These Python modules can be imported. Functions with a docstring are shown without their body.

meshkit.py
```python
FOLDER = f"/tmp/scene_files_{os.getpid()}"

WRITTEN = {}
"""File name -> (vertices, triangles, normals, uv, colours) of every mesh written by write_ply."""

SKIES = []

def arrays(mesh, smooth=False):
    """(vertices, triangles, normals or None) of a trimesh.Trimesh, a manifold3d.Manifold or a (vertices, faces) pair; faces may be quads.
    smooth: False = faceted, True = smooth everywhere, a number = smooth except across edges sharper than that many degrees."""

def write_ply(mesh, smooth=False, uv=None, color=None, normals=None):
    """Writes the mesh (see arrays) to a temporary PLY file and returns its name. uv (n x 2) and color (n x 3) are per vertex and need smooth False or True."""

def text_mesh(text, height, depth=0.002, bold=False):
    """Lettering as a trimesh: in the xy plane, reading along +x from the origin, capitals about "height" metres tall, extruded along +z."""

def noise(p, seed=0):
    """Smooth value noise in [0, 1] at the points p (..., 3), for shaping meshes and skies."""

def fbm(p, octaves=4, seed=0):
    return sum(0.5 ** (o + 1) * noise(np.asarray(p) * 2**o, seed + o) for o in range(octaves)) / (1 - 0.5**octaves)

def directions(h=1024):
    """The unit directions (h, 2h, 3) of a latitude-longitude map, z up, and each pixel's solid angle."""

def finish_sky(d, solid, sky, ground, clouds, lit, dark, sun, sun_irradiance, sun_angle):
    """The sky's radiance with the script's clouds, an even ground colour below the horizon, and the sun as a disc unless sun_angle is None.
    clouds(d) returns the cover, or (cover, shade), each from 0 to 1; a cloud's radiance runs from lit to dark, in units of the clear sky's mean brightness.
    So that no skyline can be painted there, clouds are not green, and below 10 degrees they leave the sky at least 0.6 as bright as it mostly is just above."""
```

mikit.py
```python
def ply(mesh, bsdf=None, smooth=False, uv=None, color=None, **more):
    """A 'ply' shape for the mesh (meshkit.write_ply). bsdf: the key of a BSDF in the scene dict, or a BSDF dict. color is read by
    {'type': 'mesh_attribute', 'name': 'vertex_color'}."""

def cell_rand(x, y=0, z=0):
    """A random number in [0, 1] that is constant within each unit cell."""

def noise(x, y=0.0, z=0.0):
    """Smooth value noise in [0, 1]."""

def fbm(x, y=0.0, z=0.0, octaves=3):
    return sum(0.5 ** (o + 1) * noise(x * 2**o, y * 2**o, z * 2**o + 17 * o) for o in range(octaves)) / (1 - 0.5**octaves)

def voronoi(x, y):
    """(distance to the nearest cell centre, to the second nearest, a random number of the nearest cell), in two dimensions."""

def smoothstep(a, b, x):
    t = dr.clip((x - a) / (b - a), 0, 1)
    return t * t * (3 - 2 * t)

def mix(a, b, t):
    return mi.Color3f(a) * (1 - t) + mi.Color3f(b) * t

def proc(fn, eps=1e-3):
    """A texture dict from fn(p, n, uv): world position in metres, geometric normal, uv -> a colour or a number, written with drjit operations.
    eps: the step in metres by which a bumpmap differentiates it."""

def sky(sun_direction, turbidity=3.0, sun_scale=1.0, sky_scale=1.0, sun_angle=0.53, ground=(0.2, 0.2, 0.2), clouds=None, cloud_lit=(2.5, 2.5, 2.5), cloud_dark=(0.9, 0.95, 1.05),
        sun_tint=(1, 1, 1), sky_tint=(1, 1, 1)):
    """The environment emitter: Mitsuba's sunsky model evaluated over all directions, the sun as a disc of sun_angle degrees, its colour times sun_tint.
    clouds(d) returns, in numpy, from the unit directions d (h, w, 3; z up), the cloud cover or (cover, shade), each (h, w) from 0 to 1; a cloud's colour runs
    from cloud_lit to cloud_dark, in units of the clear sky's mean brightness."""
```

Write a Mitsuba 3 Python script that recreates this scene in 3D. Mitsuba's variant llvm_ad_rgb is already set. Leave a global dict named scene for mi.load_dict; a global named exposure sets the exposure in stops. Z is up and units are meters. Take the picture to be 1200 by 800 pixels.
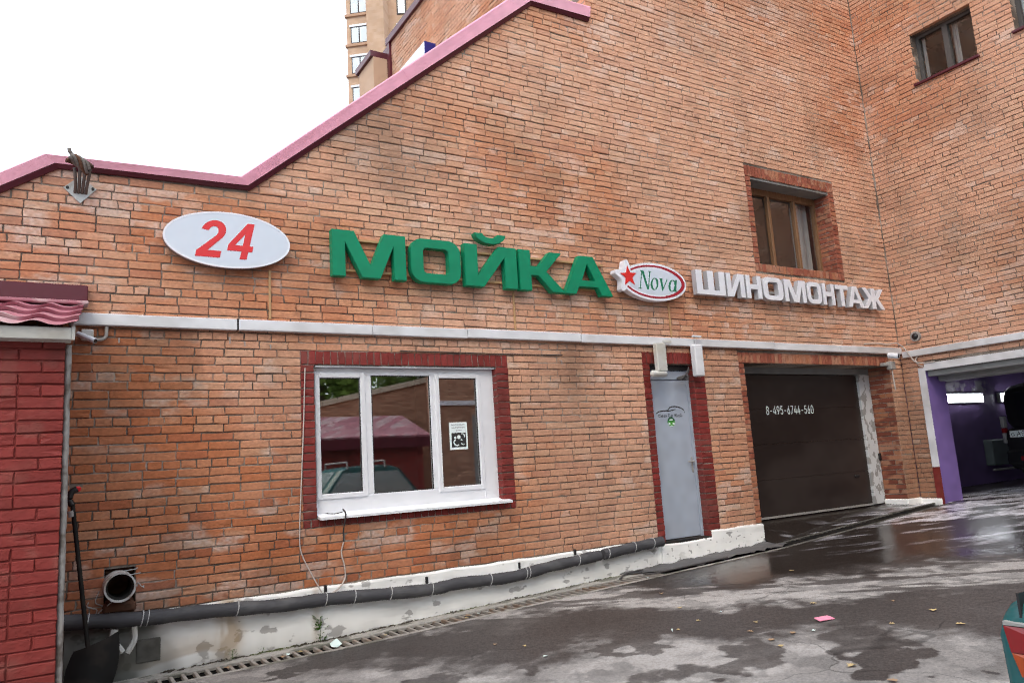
import math, random
import numpy as np, trimesh, drjit as dr, mitsuba as mi, mikit, meshkit
from shapely import affinity, unary_union
from shapely.geometry import Polygon, Point, LineString, box as sbox

T = mi.ScalarTransform4f
rng = np.random.RandomState(7)
random.seed(7)
scene, labels = {}, {}

# ------------------------------------------------------------------ camera, sky, exposure
F_PX, YAW, PITCH, ROLL = 888.13, 0.5549, 0.1611, 0.0642
EYE = np.array([-11.7393, -7.0798, -0.8968])
def cam_axes():
    cy, sy, cp, sp = math.cos(YAW), math.sin(YAW), math.cos(PITCH), math.sin(PITCH)
    f = np.array([sy * cp, cy * cp, sp]); r = np.array([cy, -sy, 0]); d = np.cross(f, r)
    cr, sr = math.cos(ROLL), math.sin(ROLL)
    return cr * r + sr * d, -sr * r + cr * d, f
RIGHT, DOWN, FWD = cam_axes()
scene['camera'] = {'type': 'perspective', 'fov': 2 * math.degrees(math.atan(600 / F_PX)), 'fov_axis': 'x', 'near_clip': 0.05, 'far_clip': 2000.0,
                   'to_world': T().look_at(origin=EYE.tolist(), target=(EYE + FWD).tolist(), up=(-DOWN).tolist())}
def overcast(d):
    return 1.0, 0.35 * meshkit.fbm(d * 2.5 + 3.1, 3, 5)
scene['sky'] = mikit.sky([-0.45, -0.55, 0.70], turbidity=3, sun_scale=0.12, sun_angle=30, clouds=overcast, cloud_lit=(2.38, 2.57, 2.84), cloud_dark=(1.80, 1.95, 2.16), ground=(0.15, 0.15, 0.15))
exposure = 3.1

def px_size(P):
    q = P - EYE
    zc = q @ FWD
    u, v = q @ RIGHT / np.maximum(zc, .01) * F_PX, q @ DOWN / np.maximum(zc, .01) * F_PX
    return np.where((zc > .3) & (abs(u) < 625) & (abs(v) < 425), 1 / np.maximum(zc, .3) ** 2, 0)

# ------------------------------------------------------------------ materials
noise, fbm, smoothstep, mix, proc, cell_rand, voronoi = mikit.noise, mikit.fbm, mikit.smoothstep, mikit.mix, mikit.proc, mikit.cell_rand, mikit.voronoi
def C(*c): return {'type': 'rgb', 'value': list(c)}
def mat(key, color, rough=.6, bump=None, bscale=1.0, eps=1e-3, **more):
    b = {'type': 'principled', 'base_color': color if isinstance(color, dict) else C(*color), 'roughness': rough, **more}
    if bump is not None:
        b = {'type': 'bumpmap', 'tex': proc(bump, eps), 'scale': bscale, 'bsdf': b}
    scene[key] = {'type': 'twosided', 'bsdf': b}
    return key
def brick_color(p, n, uv):
    t, r = uv.x, uv.y
    c = mix((.385, .140, .062), (.44, .215, .122), smoothstep(.2, .9, t))
    c = mix(c, (.43, .265, .165), smoothstep(.88, .90, r) * .75)
    c = mix(c, (.28, .085, .045), smoothstep(.13, .11, r) * .8)
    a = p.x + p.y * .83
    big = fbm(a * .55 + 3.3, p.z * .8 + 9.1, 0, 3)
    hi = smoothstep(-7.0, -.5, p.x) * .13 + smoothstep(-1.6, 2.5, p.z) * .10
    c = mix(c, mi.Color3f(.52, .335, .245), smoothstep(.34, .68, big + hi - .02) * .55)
    c = mix(c, mi.Color3f(.39, .135, .058), smoothstep(.47, .30, big) * .3)
    salt = fbm(a * 3.1, p.z * 5.2, 4, 4)
    patch = noise(a * .9 + 7, p.z * 1.3, 2)
    sw = smoothstep(.53, .76, salt + patch * .16 - .06 + .06 * smoothstep(-8.8, -10.5, p.x) * (.55 + .45 * smoothstep(.4, 1.0, p.z)))
    c = mix(c, mi.Color3f(.55, .45, .40), sw * (.25 + .5 * noise(a * 40, p.z * 55, 1)) * smoothstep(.50, .95, r + patch * .45))
    soot = smoothstep(.42, .0, dr.abs(p.x + 6.62 + .25 * (noise(p.z * 3, 1, 1) - .5))) * smoothstep(-.75, .35, p.z) * smoothstep(.5, .42, p.z) * smoothstep(.5, .1, dr.abs(p.y))
    c = c * (1 - .55 * soot * (.6 + .6 * noise(a * 9, p.z * 14, 3)))
    front = smoothstep(.5, .1, dr.abs(p.y))
    drip = smoothstep(.46, .66, fbm(a * 2.3 + 11, p.z * .7, 3, 4)) * smoothstep(-.75, .40, p.z) * smoothstep(.48, .46, p.z) * (smoothstep(-9.2, -10.2, p.x) * .9 + .35)
    grime = smoothstep(.50, .70, fbm(a * .75 + 21, p.z * 1.0 + 5, 8, 4)) * .20 + smoothstep(.55, .72, fbm(a * 3.2, p.z * .8 + 3, 5, 3)) * .16
    smoke = smoothstep(.9, .2, dr.sqrt(dr.square(p.x + 8.85) + dr.square((p.z - 2.45) * 1.3)) + .8 * (fbm(a * 2.2, p.z * 2.2, 1, 3) - .5)) * .38
    low_shade = smoothstep(-.75, -.2, p.x) * smoothstep(.6, -.6, p.z) * smoothstep(-.9, -.2, p.y) * (.25 + .35 * fbm(a * 4, p.z * 4, 2, 3)) + .22 * smoothstep(-4.6, -3.9, p.x) * smoothstep(-1.0, -1.7, p.z) * front  # shade low on the corner pier and by the garage, painted in
    c = c * (1 - dr.clip(low_shade + drip * .38 * front + grime + smoke * front, 0, .6))
    wet = smoothstep(-1.55, -1.9, p.z + .25 * noise(a * 1.7, 3, 3)) * smoothstep(-8.5, -11.2, p.x)
    c = c * (1 - .35 * wet)
    grain = .80 + .40 * fbm(a * 55, p.z * 70, p.y * 50, 2)
    light_grad = dr.maximum(smoothstep(-1.7, 1.2, p.z + .5 * (big - .5)) * smoothstep(-13, -8.5, p.x), smoothstep(-9.5, -6.5, p.x) * .8)  # stronger light up and to the right, painted into the brick colour
    c = mix(c, mi.Color3f(.49, .30, .205), .30 * light_grad)
    c = mix(c, mi.Color3f(.43, .135, .058), .30 * (1 - light_grad) * (1 - dr.clip(sw * 1.6, 0, 1)))
    g = grain * (1.0 + .24 * light_grad)
    return mi.Color3f(dr.minimum(c.x * g, .70), dr.minimum(c.y * g, .60), dr.minimum(c.z * g, .54))
def brick_bump(p, n, uv):
    a = p.x + p.y * .83
    return fbm(a * 60, p.z * 80, p.y * 60, 3)
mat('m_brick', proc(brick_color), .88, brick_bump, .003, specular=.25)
def mortar_color(p, n, uv):
    a = p.x + p.y * .83
    c = mix((.12, .095, .078), (.30, .26, .225), smoothstep(.35, .75, fbm(a * 2.2, p.z * 3, 1, 4)))
    return c * (.7 + .6 * noise(a * 70, p.z * 70, p.y * 70))
mat('m_mortar', proc(mortar_color), .95, lambda p, n, uv: fbm(p.x * 50 + p.y * 50, p.z * 55, 2, 3), .004, specular=.15)
def redpaint(p, n, uv):
    a = p.x + p.y * .83
    c = mix((.165, .022, .018), (.222, .033, .028), uv.x)
    c = mix(c, (.10, .025, .02), .5 * smoothstep(.52, .7, fbm(a * 2.4 + 4, p.z * 1.7, 9, 4)))
    c = mix(c, (.22, .075, .06), smoothstep(.55, .8, fbm(a * 6, p.z * 8, 5, 4)) * .45)
    return c * (.85 + .3 * fbm(a * 18, p.z * 24, p.y * 20, 3))
mat('m_redpaint', proc(redpaint), .6, lambda p, n, uv: fbm((p.x + p.y) * 38, p.z * 46, 2, 4) + .9 * smoothstep(.66, .8, noise((p.x + p.y) * 75, p.z * 90, 3)), .0022, specular=.3)
def wornred(p, n, uv):
    a = p.x + p.y * .9
    c = mix((.22, .062, .038), (.30, .098, .062), uv.x)
    c = c * (1 - .35 * smoothstep(.2, -.5, p.z) * smoothstep(-.8, -.4, p.x))  # shade low on the garage reveal, put into the paint colour
    worn = smoothstep(.46, .62, fbm(a * 5 + uv.y * 3, p.z * 6, 5, 4)) 
    c = mix(c, mix((.40, .17, .085), (.42, .24, .16), uv.y), worn * .6)
    return c * (.85 + .3 * fbm(a * 25, p.z * 30, p.y * 20, 3))
mat('m_wornred', proc(wornred), .8, brick_bump, .003, specular=.3)
def plinth_color(p, n, uv):
    c = mi.Color3f(.82, .82, .80) * (.9 + .2 * fbm(p.x * 4, p.z * 6, 1, 3))
    spl = fbm(p.x * 7, p.z * 11, 3, 4)
    hole = smoothstep(-4.4, -6.2, p.x) * smoothstep(.675, .74, spl + .10 * noise(p.x * 1.3, 5, 2) - .02)
    c = mix(c, (.33, .32, .31), hole * .8)
    c = c * (1 - .14 * smoothstep(.45, .75, fbm(p.x * 1.7, p.z * 9, 6, 4)))
    rust = smoothstep(.16, .0, dr.abs(p.x + 10.33 + .06 * noise(p.z * 9, 0, 3))) * smoothstep(.25, .6, fbm(p.x * 14, p.z * 4, 1, 3) + .2)
    rust = rust + .5 * smoothstep(.06, .0, dr.abs(p.x + 9.62)) + .7 * smoothstep(.5, .62, fbm(p.x * 2.2 + 5, p.z * 5, 7, 3)) * smoothstep(-9.9, -10.6, p.x) * smoothstep(-2.0, -2.3, p.z)
    c = mix(c, (.36, .24, .12), dr.clip(rust, 0, 1) * .7)
    dirt = smoothstep(-2.10, -2.40, p.z + .12 * fbm(p.x * 6, 2, 2, 3) + .0) * smoothstep(-7, -11, p.x) + .0
    c = mix(c, (.22, .21, .19), dr.clip(dirt, 0, 1) * .75)
    c = mix(c, (.05, .055, .045), smoothstep(-10.75, -11.15, p.x + .3 * (fbm(p.x * 5, p.z * 5, 2, 3) - .5)) * .85)
    speck = smoothstep(.84, .88, noise(p.x * 26, p.z * 34, 5)) * smoothstep(-6.5, -5, p.x)
    return mix(c, (.10, .09, .08), speck * .6)
mat('m_plinth', proc(plinth_color), .85, lambda p, n, uv: fbm(p.x * 14, p.z * 16, p.y * 14, 4), .008, specular=.3)

def wetness(p):
    fine = fbm(p.x * 9 + 3, p.y * 9, 2, 4) - .5
    s = p.x + p.y + 2.6 * (fbm(p.x * .8, p.y * .8, 1, 4) - .5) + 1.1 * (fbm(p.x * 3.5 + 3, p.y * 3.5, 2, 3) - .5) + .9 * fine
    a = smoothstep(-11.5, -10.2, s)
    dry2 = smoothstep(-9.3, -8.5, s) * smoothstep(-7.0, -7.8, s)
    streak = smoothstep(.49, .57, fbm((p.x + p.y) * 2.2, (p.x - p.y) * .55, 8, 4) + .12 * fine)
    spots = smoothstep(.57, .65, fbm(p.x * 3.4, p.y * 3.4, 9, 4) + .14 * fine)
    damp = .35 * smoothstep(.48, .62, fbm(p.x * 1.4 + 9, p.y * 1.4, 3, 4))
    w = a * (1 - dry2 * (1 - .85 * streak)) + (1 - a) * (spots * .8 + damp)
    return dr.clip(w, 0, 1), s
def asphalt_color(p, n, uv):
    w, s = wetness(p)
    n1, n2 = noise(p.x * 120, p.y * 120, 3), noise(p.x * 62, p.y * 62, 1)
    stone = .62 + .42 * n1 + .34 * n2
    tone = fbm(p.x * 1.3, p.y * 1.3, 4, 4)
    dry = mix((.245, .228, .220), (.325, .306, .296), tone) * (.70 + .34 * n1 + .26 * n2)
    dry = dry * (1 - .30 * smoothstep(.52, .64, fbm(p.x * 5, p.y * 5, 7, 4)))
    wet = mix((.034, .030, .029), (.058, .052, .050), tone) * stone
    vw = smoothstep(-7.6, -6.2, s)
    wet = mix(wet, mi.Color3f(.020, .0155, .0135) * stone, vw)
    c = mix(dry, wet, w)
    d1, d2, _r = voronoi(p.x * .55 + .35 * (fbm(p.x * 2, p.y * 2, 1, 3) - .5), p.y * .55 + .35 * (fbm(p.x * 2, p.y * 2, 6, 3) - .5))
    crack = smoothstep(.012, .003, d2 - d1) * smoothstep(.45, .6, fbm(p.x * .9, p.y * .9, 12, 2))
    c = c * (1 - .42 * crack)
    foam = smoothstep(.42, .62, fbm((p.x - p.y * .4) * 2.0, (p.x * .5 + p.y) * 5.0, 6, 4) + .24 * smoothstep(-3.2, .2, p.x + .15 * p.y) - .15) * smoothstep(-4.5, -1.0, p.x + .3 * p.y + .8)
    lace = .55 + .45 * smoothstep(.35, .6, noise(p.x * 16, p.y * 16, 2))
    return mix(c, (.58, .57, .62), foam * lace * smoothstep(.30, -.25, p.y) * .9)
def asphalt_rough(p, n, uv):
    w, s = wetness(p)
    vw = smoothstep(-7.6, -6.2, s)
    return .90 - w * (.40 + .37 * vw * (.45 + .55 * smoothstep(.25, .6, noise(p.x * 1.6, p.y * 1.6, 3))))
def asphalt_bump(p, n, uv):
    w, s = wetness(p)
    return (noise(p.x * 95, p.y * 95, 1) + .6 * noise(p.x * 190, p.y * 190, 4)) * (1 - w * (.62 + .28 * smoothstep(-7.6, -6.2, s))) + w * .7 * fbm(p.x * 5 + p.y * 2, p.y * 14, 2, 3)
mat('m_asphalt', proc(asphalt_color), proc(asphalt_rough), asphalt_bump, .005, specular=.42)
def concrete_color(p, n, uv):
    c = mix((.17, .16, .145), (.33, .31, .285), fbm(p.x * 3, p.y * 6, p.z * 5, 4)) * (.8 + .4 * noise(p.x * 60, p.y * 60, p.z * 60))
    c = mix(c, (.07, .07, .05), smoothstep(.55, .68, fbm(p.x * 5 + 2, p.y * 11, 4, 3)) * .7)
    return c * (1 - .6 * smoothstep(-4.6, -3.6, p.x))
mat('m_concrete', proc(concrete_color), .85, lambda p, n, uv: fbm(p.x * 30, p.y * 30, p.z * 30, 3), .006)
def dirty(base, amt=.25, sc=3.0, dark=(.25, .22, .18)):
    return proc(lambda p, n, uv: mix(mi.Color3f(*base), dark, amt * smoothstep(.42, .75, fbm((p.x + p.y) * sc, p.z * sc * 1.3, 3, 4))) * (.93 + .14 * noise(p.x * 9 + p.y * 9, p.z * 9, 2)))
mat('m_duct', dirty((.64, .65, .68), .30, 2.2), .4, specular=.5)
mat('m_pvc', (.70, .71, .74), .25, specular=.5)
mat('m_gasket', (.03, .03, .032), .5)
mat('m_oldpipe', dirty((.50, .50, .475), .4, 7, (.36, .31, .19)), .5)
mat('m_green', dirty((.002, .215, .105), .10, 5, (.03, .20, .12)), .42, specular=.25)
mat('m_signwhite', (.72, .74, .80), .35, specular=.4)
mat('m_signblue', (.58, .64, .73), .3, specular=.4)
mat('m_signred', (.62, .025, .03), .4)
mat('m_darkred', (.33, .015, .03), .4)
mat('m_starred', (.62, .02, .015), .4)
mat('m_novagreen', (.01, .16, .085), .4)
mat('m_signedge', (.16, .13, .13), .5)
mat('m_coping', dirty((.80, .36, .475), .22, 1.3, (.66, .48, .52)), .34, specular=.6)
mat('m_burgundy', (.085, .012, .022), .35, specular=.5)
mat('m_roofsheet', dirty((.34, .13, .165), .7, 5.0, (.52, .42, .42)), .32, specular=.6)
mat('m_zinc', dirty((.30, .29, .28), .3, 6), .5, specular=.5)
mat('m_doorgrey', dirty((.35, .395, .47), .16, 1.5, (.25, .24, .24)), .42, lambda p, n, uv: fbm(p.x * 3, p.z * 3, 1, 3), .006, 2e-3, specular=.4)
mat('m_garage', proc(lambda p, n, uv: mix((.020, .013, .011), (.033, .024, .021), smoothstep(.35, .7, fbm(p.x * 1.1, p.z * 1.6, 2, 4)))), .38, lambda p, n, uv: fbm(p.x * 2.5, p.z * 2.5, 1, 3), .008, 2e-3, specular=.4)
def jamb_color(p, n, uv):
    peel = smoothstep(.50, .56, fbm(p.x * 16, p.z * 10, 5, 4) + .16 * smoothstep(-.5, -1.4, p.z) - .10)
    return mix((.52, .53, .54), (.20, .19, .18), peel * .8)
mat('m_jamb', proc(jamb_color), .7)
mat('m_greyframe', (.075, .068, .064), .55)
mat('m_foampipe', dirty((.050, .050, .056), .4, 6, (.12, .12, .12)), .75, lambda p, n, uv: fbm(p.x * 25, p.y * 25, p.z * 25, 3), .004)
mat('m_tie', (.42, .42, .42), .5)
mat('m_black', (.012, .012, .013), .4)
mat('m_blackmetal', dirty((.010, .0095, .009), .3, 8, (.05, .035, .025)), .7, specular=.25)
mat('m_rust', dirty((.10, .045, .025), .6, 14, (.03, .02, .015)), .9, lambda p, n, uv: fbm(p.x * 40, p.y * 40, p.z * 40, 3), .01)
mat('m_galv', dirty((.42, .43, .43), .3, 12, (.25, .2, .16)), .4, metallic=.5)
mat('m_wood', proc(lambda p, n, uv: mix((.15, .075, .034), (.23, .12, .06), fbm((p.x + p.y) * 60, p.z * 4, 2, 3))), .55)
mat('m_conduit', (.42, .25, .12), .5)
mat('m_cable', (.50, .44, .40), .5)
mat('m_cabledark', (.05, .045, .045), .5)
mat('m_purple', dirty((.195, .128, .37), .15, 2, (.15, .11, .24)), .5)
def baywall(p, n, uv):
    c = mi.Color3f(.125, .080, .19) * (.8 + .4 * fbm(p.x * 3, p.z * 3, 1, 3))
    sm = smoothstep(.38, .62, fbm(p.x * 5, p.z * 6, 2, 4)) * smoothstep(4.9, 4.2, p.x) * smoothstep(-.12, -.02, p.z) * smoothstep(.22, .12, p.z)
    return mix(c, (.35, .34, .36), sm * .8)
mat('m_baywall', proc(baywall), .45, specular=.4)
mat('m_greymetal', dirty((.22, .23, .23), .2, 4), .5)
mat('m_heater', (.13, .16, .155), .5)
mat('m_room', (.15, .155, .155), .9)
mat('m_paper', (.72, .80, .80), .7)
mat('m_ink', (.02, .02, .02), .6)
mat('m_greyink', (.35, .35, .37), .6)
mat('m_stickergreen', (.06, .30, .04), .4)
mat('m_stickerdark', (.02, .09, .05), .4)
mat('m_suvblack', (.006, .006, .007), .2, specular=.5, clearcoat=.6)
mat('m_suvglass', (.008, .008, .010), .08, specular=.6)
mat('m_carteal', dirty((.008, .082, .086), .3, 6, (.05, .09, .09)), .32, specular=.45, clearcoat=.4, clearcoat_gloss=.8)
mat('m_carglass', (.22, .26, .26), .06, specular=.8)
mat('m_lampred', (.19, .004, .006), .15, specular=.6, clearcoat=.5)
mat('m_lamporange', (.30, .045, .006), .15, specular=.6, clearcoat=.5)
mat('m_chrome', (.55, .55, .55), .2, metallic=1.0)
mat('m_tyre', (.02, .02, .02), .8)
mat('m_leafyellow', (.42, .31, .15), .7)
mat('m_leafbrown', (.30, .19, .11), .7)
mat('m_pinkpaper', (.75, .25, .36), .6)
mat('m_litter', (.60, .72, .70), .6)
mat('m_rubber', dirty((.075, .073, .076), .3, 8, (.16, .15, .14)), .6, lambda p, n, uv: fbm(p.x * 20, p.y * 60, 3, 3), .006)
mat('m_blue', (.02, .025, .22), .3)
mat('m_farbrick', proc(lambda p, n, uv: mix((.47, .31, .205), (.52, .37, .265), noise(dr.floor(p.z / .3) * 3.1, (p.x - p.y) * 2, 2)) * (.86 + .28 * fbm((p.x - p.y) * .6, p.z * .6, 2, 3))), .9)
mat('m_farband', (.44, .27, .18), .9)
mat('m_farpane', (.60, .66, .70), .12, specular=.8)
mat('m_farframe', (.035, .032, .035), .5)
mat('m_cladding', (.13, .14, .17), .4)
mat('m_trunk', (.09, .065, .045), .9)
mat('m_coping_stone', (.50, .43, .34), .8)
mat('m_darkbrick', proc(lambda p, n, uv: mix((.30, .145, .09), (.46, .26, .17), cell_rand(dr.floor(p.x / .26 + dr.floor(p.z / .075) * .5), dr.floor(p.z / .075), 1)) * (.45 + .55 * smoothstep(.0, .12, dr.abs((p.z / .075 - dr.floor(p.z / .075)) - .06)) * smoothstep(.0, .04, dr.abs((p.x / .26 + dr.floor(p.z / .075) * .5) - dr.floor(p.x / .26 + dr.floor(p.z / .075) * .5) - .03)))), .9)
scene['m_glass'] = {'type': 'thindielectric', 'int_ior': 3.1}
scene['m_glass_plain'] = {'type': 'thindielectric', 'int_ior': 1.6}
scene['m_leaf'] = {'type': 'principledthin', 'base_color': C(.22, .33, .075), 'roughness': .6, 'diff_trans': .7}
scene['m_weed'] = {'type': 'principledthin', 'base_color': C(.07, .14, .03), 'roughness': .6, 'diff_trans': .7}

# ------------------------------------------------------------------ helpers
def num(key):
    if key not in scene: return key
    i = 1
    while f'{key}_{i:03d}' in scene: i += 1
    return f'{key}_{i:03d}'
tops = {}
def top(name):
    i = tops.get(name, 0); tops[name] = i + 1
    return name if i == 0 else f'{name}_{i:03d}'
def add(key, mesh, m, smooth=False, **kw):
    key = num(key); scene[key] = mikit.ply(mesh, m, smooth, **kw); return key
def tag(key, label=None, cat=None, group=None, kind=None):
    d = labels.setdefault(key, {})
    for k, v in (('label', label), ('category', cat), ('group', group), ('kind', kind)):
        if v: d[k] = v
    return key
def tm(V, F): return trimesh.Trimesh(np.asarray(V, float), np.asarray(F, int), process=False)
def cat(ms): return trimesh.util.concatenate([m for m in ms if m is not None])
def bx(x0, x1, y0, y1, z0, z1, ch=0.0):
    lo, hi = np.array([min(x0, x1), min(y0, y1), min(z0, z1)]), np.array([max(x0, x1), max(y0, y1), max(z0, z1)])
    if ch <= 0:
        return trimesh.creation.box(bounds=[lo, hi])
    ch = min(ch, .45 * (hi - lo).min())
    P = []
    for sx in (0, 1):
        for sy in (0, 1):
            for sz in (0, 1):
                c = np.where([sx, sy, sz], hi, lo); s = np.where([sx, sy, sz], -1, 1) * ch
                P += [c + s * [0, 1, 1], c + s * [1, 0, 1], c + s * [1, 1, 0]]
    return trimesh.convex.convex_hull(np.array(P))
def tube(pts, r, sides=8, caps=True):
    p = np.asarray(pts, float)
    t = np.gradient(p, axis=0); t /= np.linalg.norm(t, axis=1, keepdims=True) + 1e-12
    ref = np.array([0, 0, 1.0]) if abs(t[:, 2]).mean() < .8 else np.array([1.0, 0, 0])
    a = np.cross(t, ref); a /= np.linalg.norm(a, axis=1, keepdims=True) + 1e-12
    b = np.cross(t, a); ang = np.arange(sides) * 2 * np.pi / sides
    rr = np.broadcast_to(r, (len(p),))[:, None, None]
    V = (p[:, None] + rr * (np.cos(ang)[None, :, None] * a[:, None] + np.sin(ang)[None, :, None] * b[:, None])).reshape(-1, 3)
    F = []
    for i in range(len(p) - 1):
        for j in range(sides):
            q = [i * sides + j, i * sides + (j + 1) % sides, (i + 1) * sides + (j + 1) % sides, (i + 1) * sides + j]
            F += [[q[0], q[1], q[2]], [q[0], q[2], q[3]]]
    if caps:
        n = len(V); V = np.vstack([V, p[0], p[-1]])
        for j in range(sides):
            F += [[n, (j + 1) % sides, j], [n + 1, (len(p) - 1) * sides + j, (len(p) - 1) * sides + (j + 1) % sides]]
    return tm(V, F)
def spline(pts, n=8):
    p = np.asarray(pts, float); q = np.vstack([2 * p[0] - p[1], p, 2 * p[-1] - p[-2]]); out = []
    for i in range(1, len(q) - 2):
        for k in range(n):
            s = k / n
            out.append(.5 * (2 * q[i] + (q[i + 1] - q[i - 1]) * s + (2 * q[i - 1] - 5 * q[i] + 4 * q[i + 1] - q[i + 2]) * s * s + (3 * q[i] - q[i - 1] - 3 * q[i + 1] + q[i + 2]) * s ** 3))
    return np.array(out + [p[-1]])
def geoms(g): return [x for x in getattr(g, 'geoms', [g]) if x.geom_type == 'Polygon' and x.area > 1e-7]
def extr(poly, depth):
    return cat([trimesh.creation.extrude_polygon(g, depth, engine='earcut') for g in geoms(poly)])
class Frame:
    """a = along the wall, z = up, h = out of the wall."""
    def __init__(s, o, u, n): s.o, s.u, s.n = np.array(o, float), np.array(u, float), np.array(n, float)
    def __call__(s, P):
        P = np.asarray(P, float)
        return s.o + P[..., :1] * s.u + P[..., 1:2] * s.n + P[..., 2:3] * np.array([0, 0, 1.0])
    def plate(s, poly, h0, h1):
        """A polygon (a, z) as a plate between the heights h0 < h1 over the wall."""
        m = extr(poly, h1 - h0); v = np.array(m.vertices)
        V = s(np.stack([v[:, 0], h0 + v[:, 2], v[:, 1]], 1))
        F = np.array(m.faces)
        if np.dot(np.cross(s.u, [0, 0, 1.0]), s.n) < 0: F = F[:, ::-1]
        return tm(V, F)
    def box(s, a0, a1, h0, h1, z0, z1, ch=0.0):
        m = bx(a0, a1, h0, h1, z0, z1, ch); v = np.array(m.vertices); F = np.array(m.faces)
        if np.dot(np.cross(s.u, s.n), [0, 0, 1.0]) < 0: F = F[:, ::-1]
        return tm(s(v), F)
    def text(s, m, a, h, z):
        v = np.array(m.vertices); F = np.array(m.faces)
        if np.dot(np.cross(s.u, [0, 0, 1.0]), s.n) < 0: F = F[:, ::-1]
        return tm(s(np.stack([a + v[:, 0], h + v[:, 2], z + v[:, 1]], 1)), F)
WF = Frame((0, 0, 0), (1, 0, 0), (0, -1, 0))        # front wall: a = x
WR = Frame((0, 0, 0), (0, 1, 0), (-1, 0, 0))        # right hand wall: a = y
WU = Frame((-5.9, 0, 0), (0, 1, 0), (-1, 0, 0))     # side of the tall block over the low roof

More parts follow.
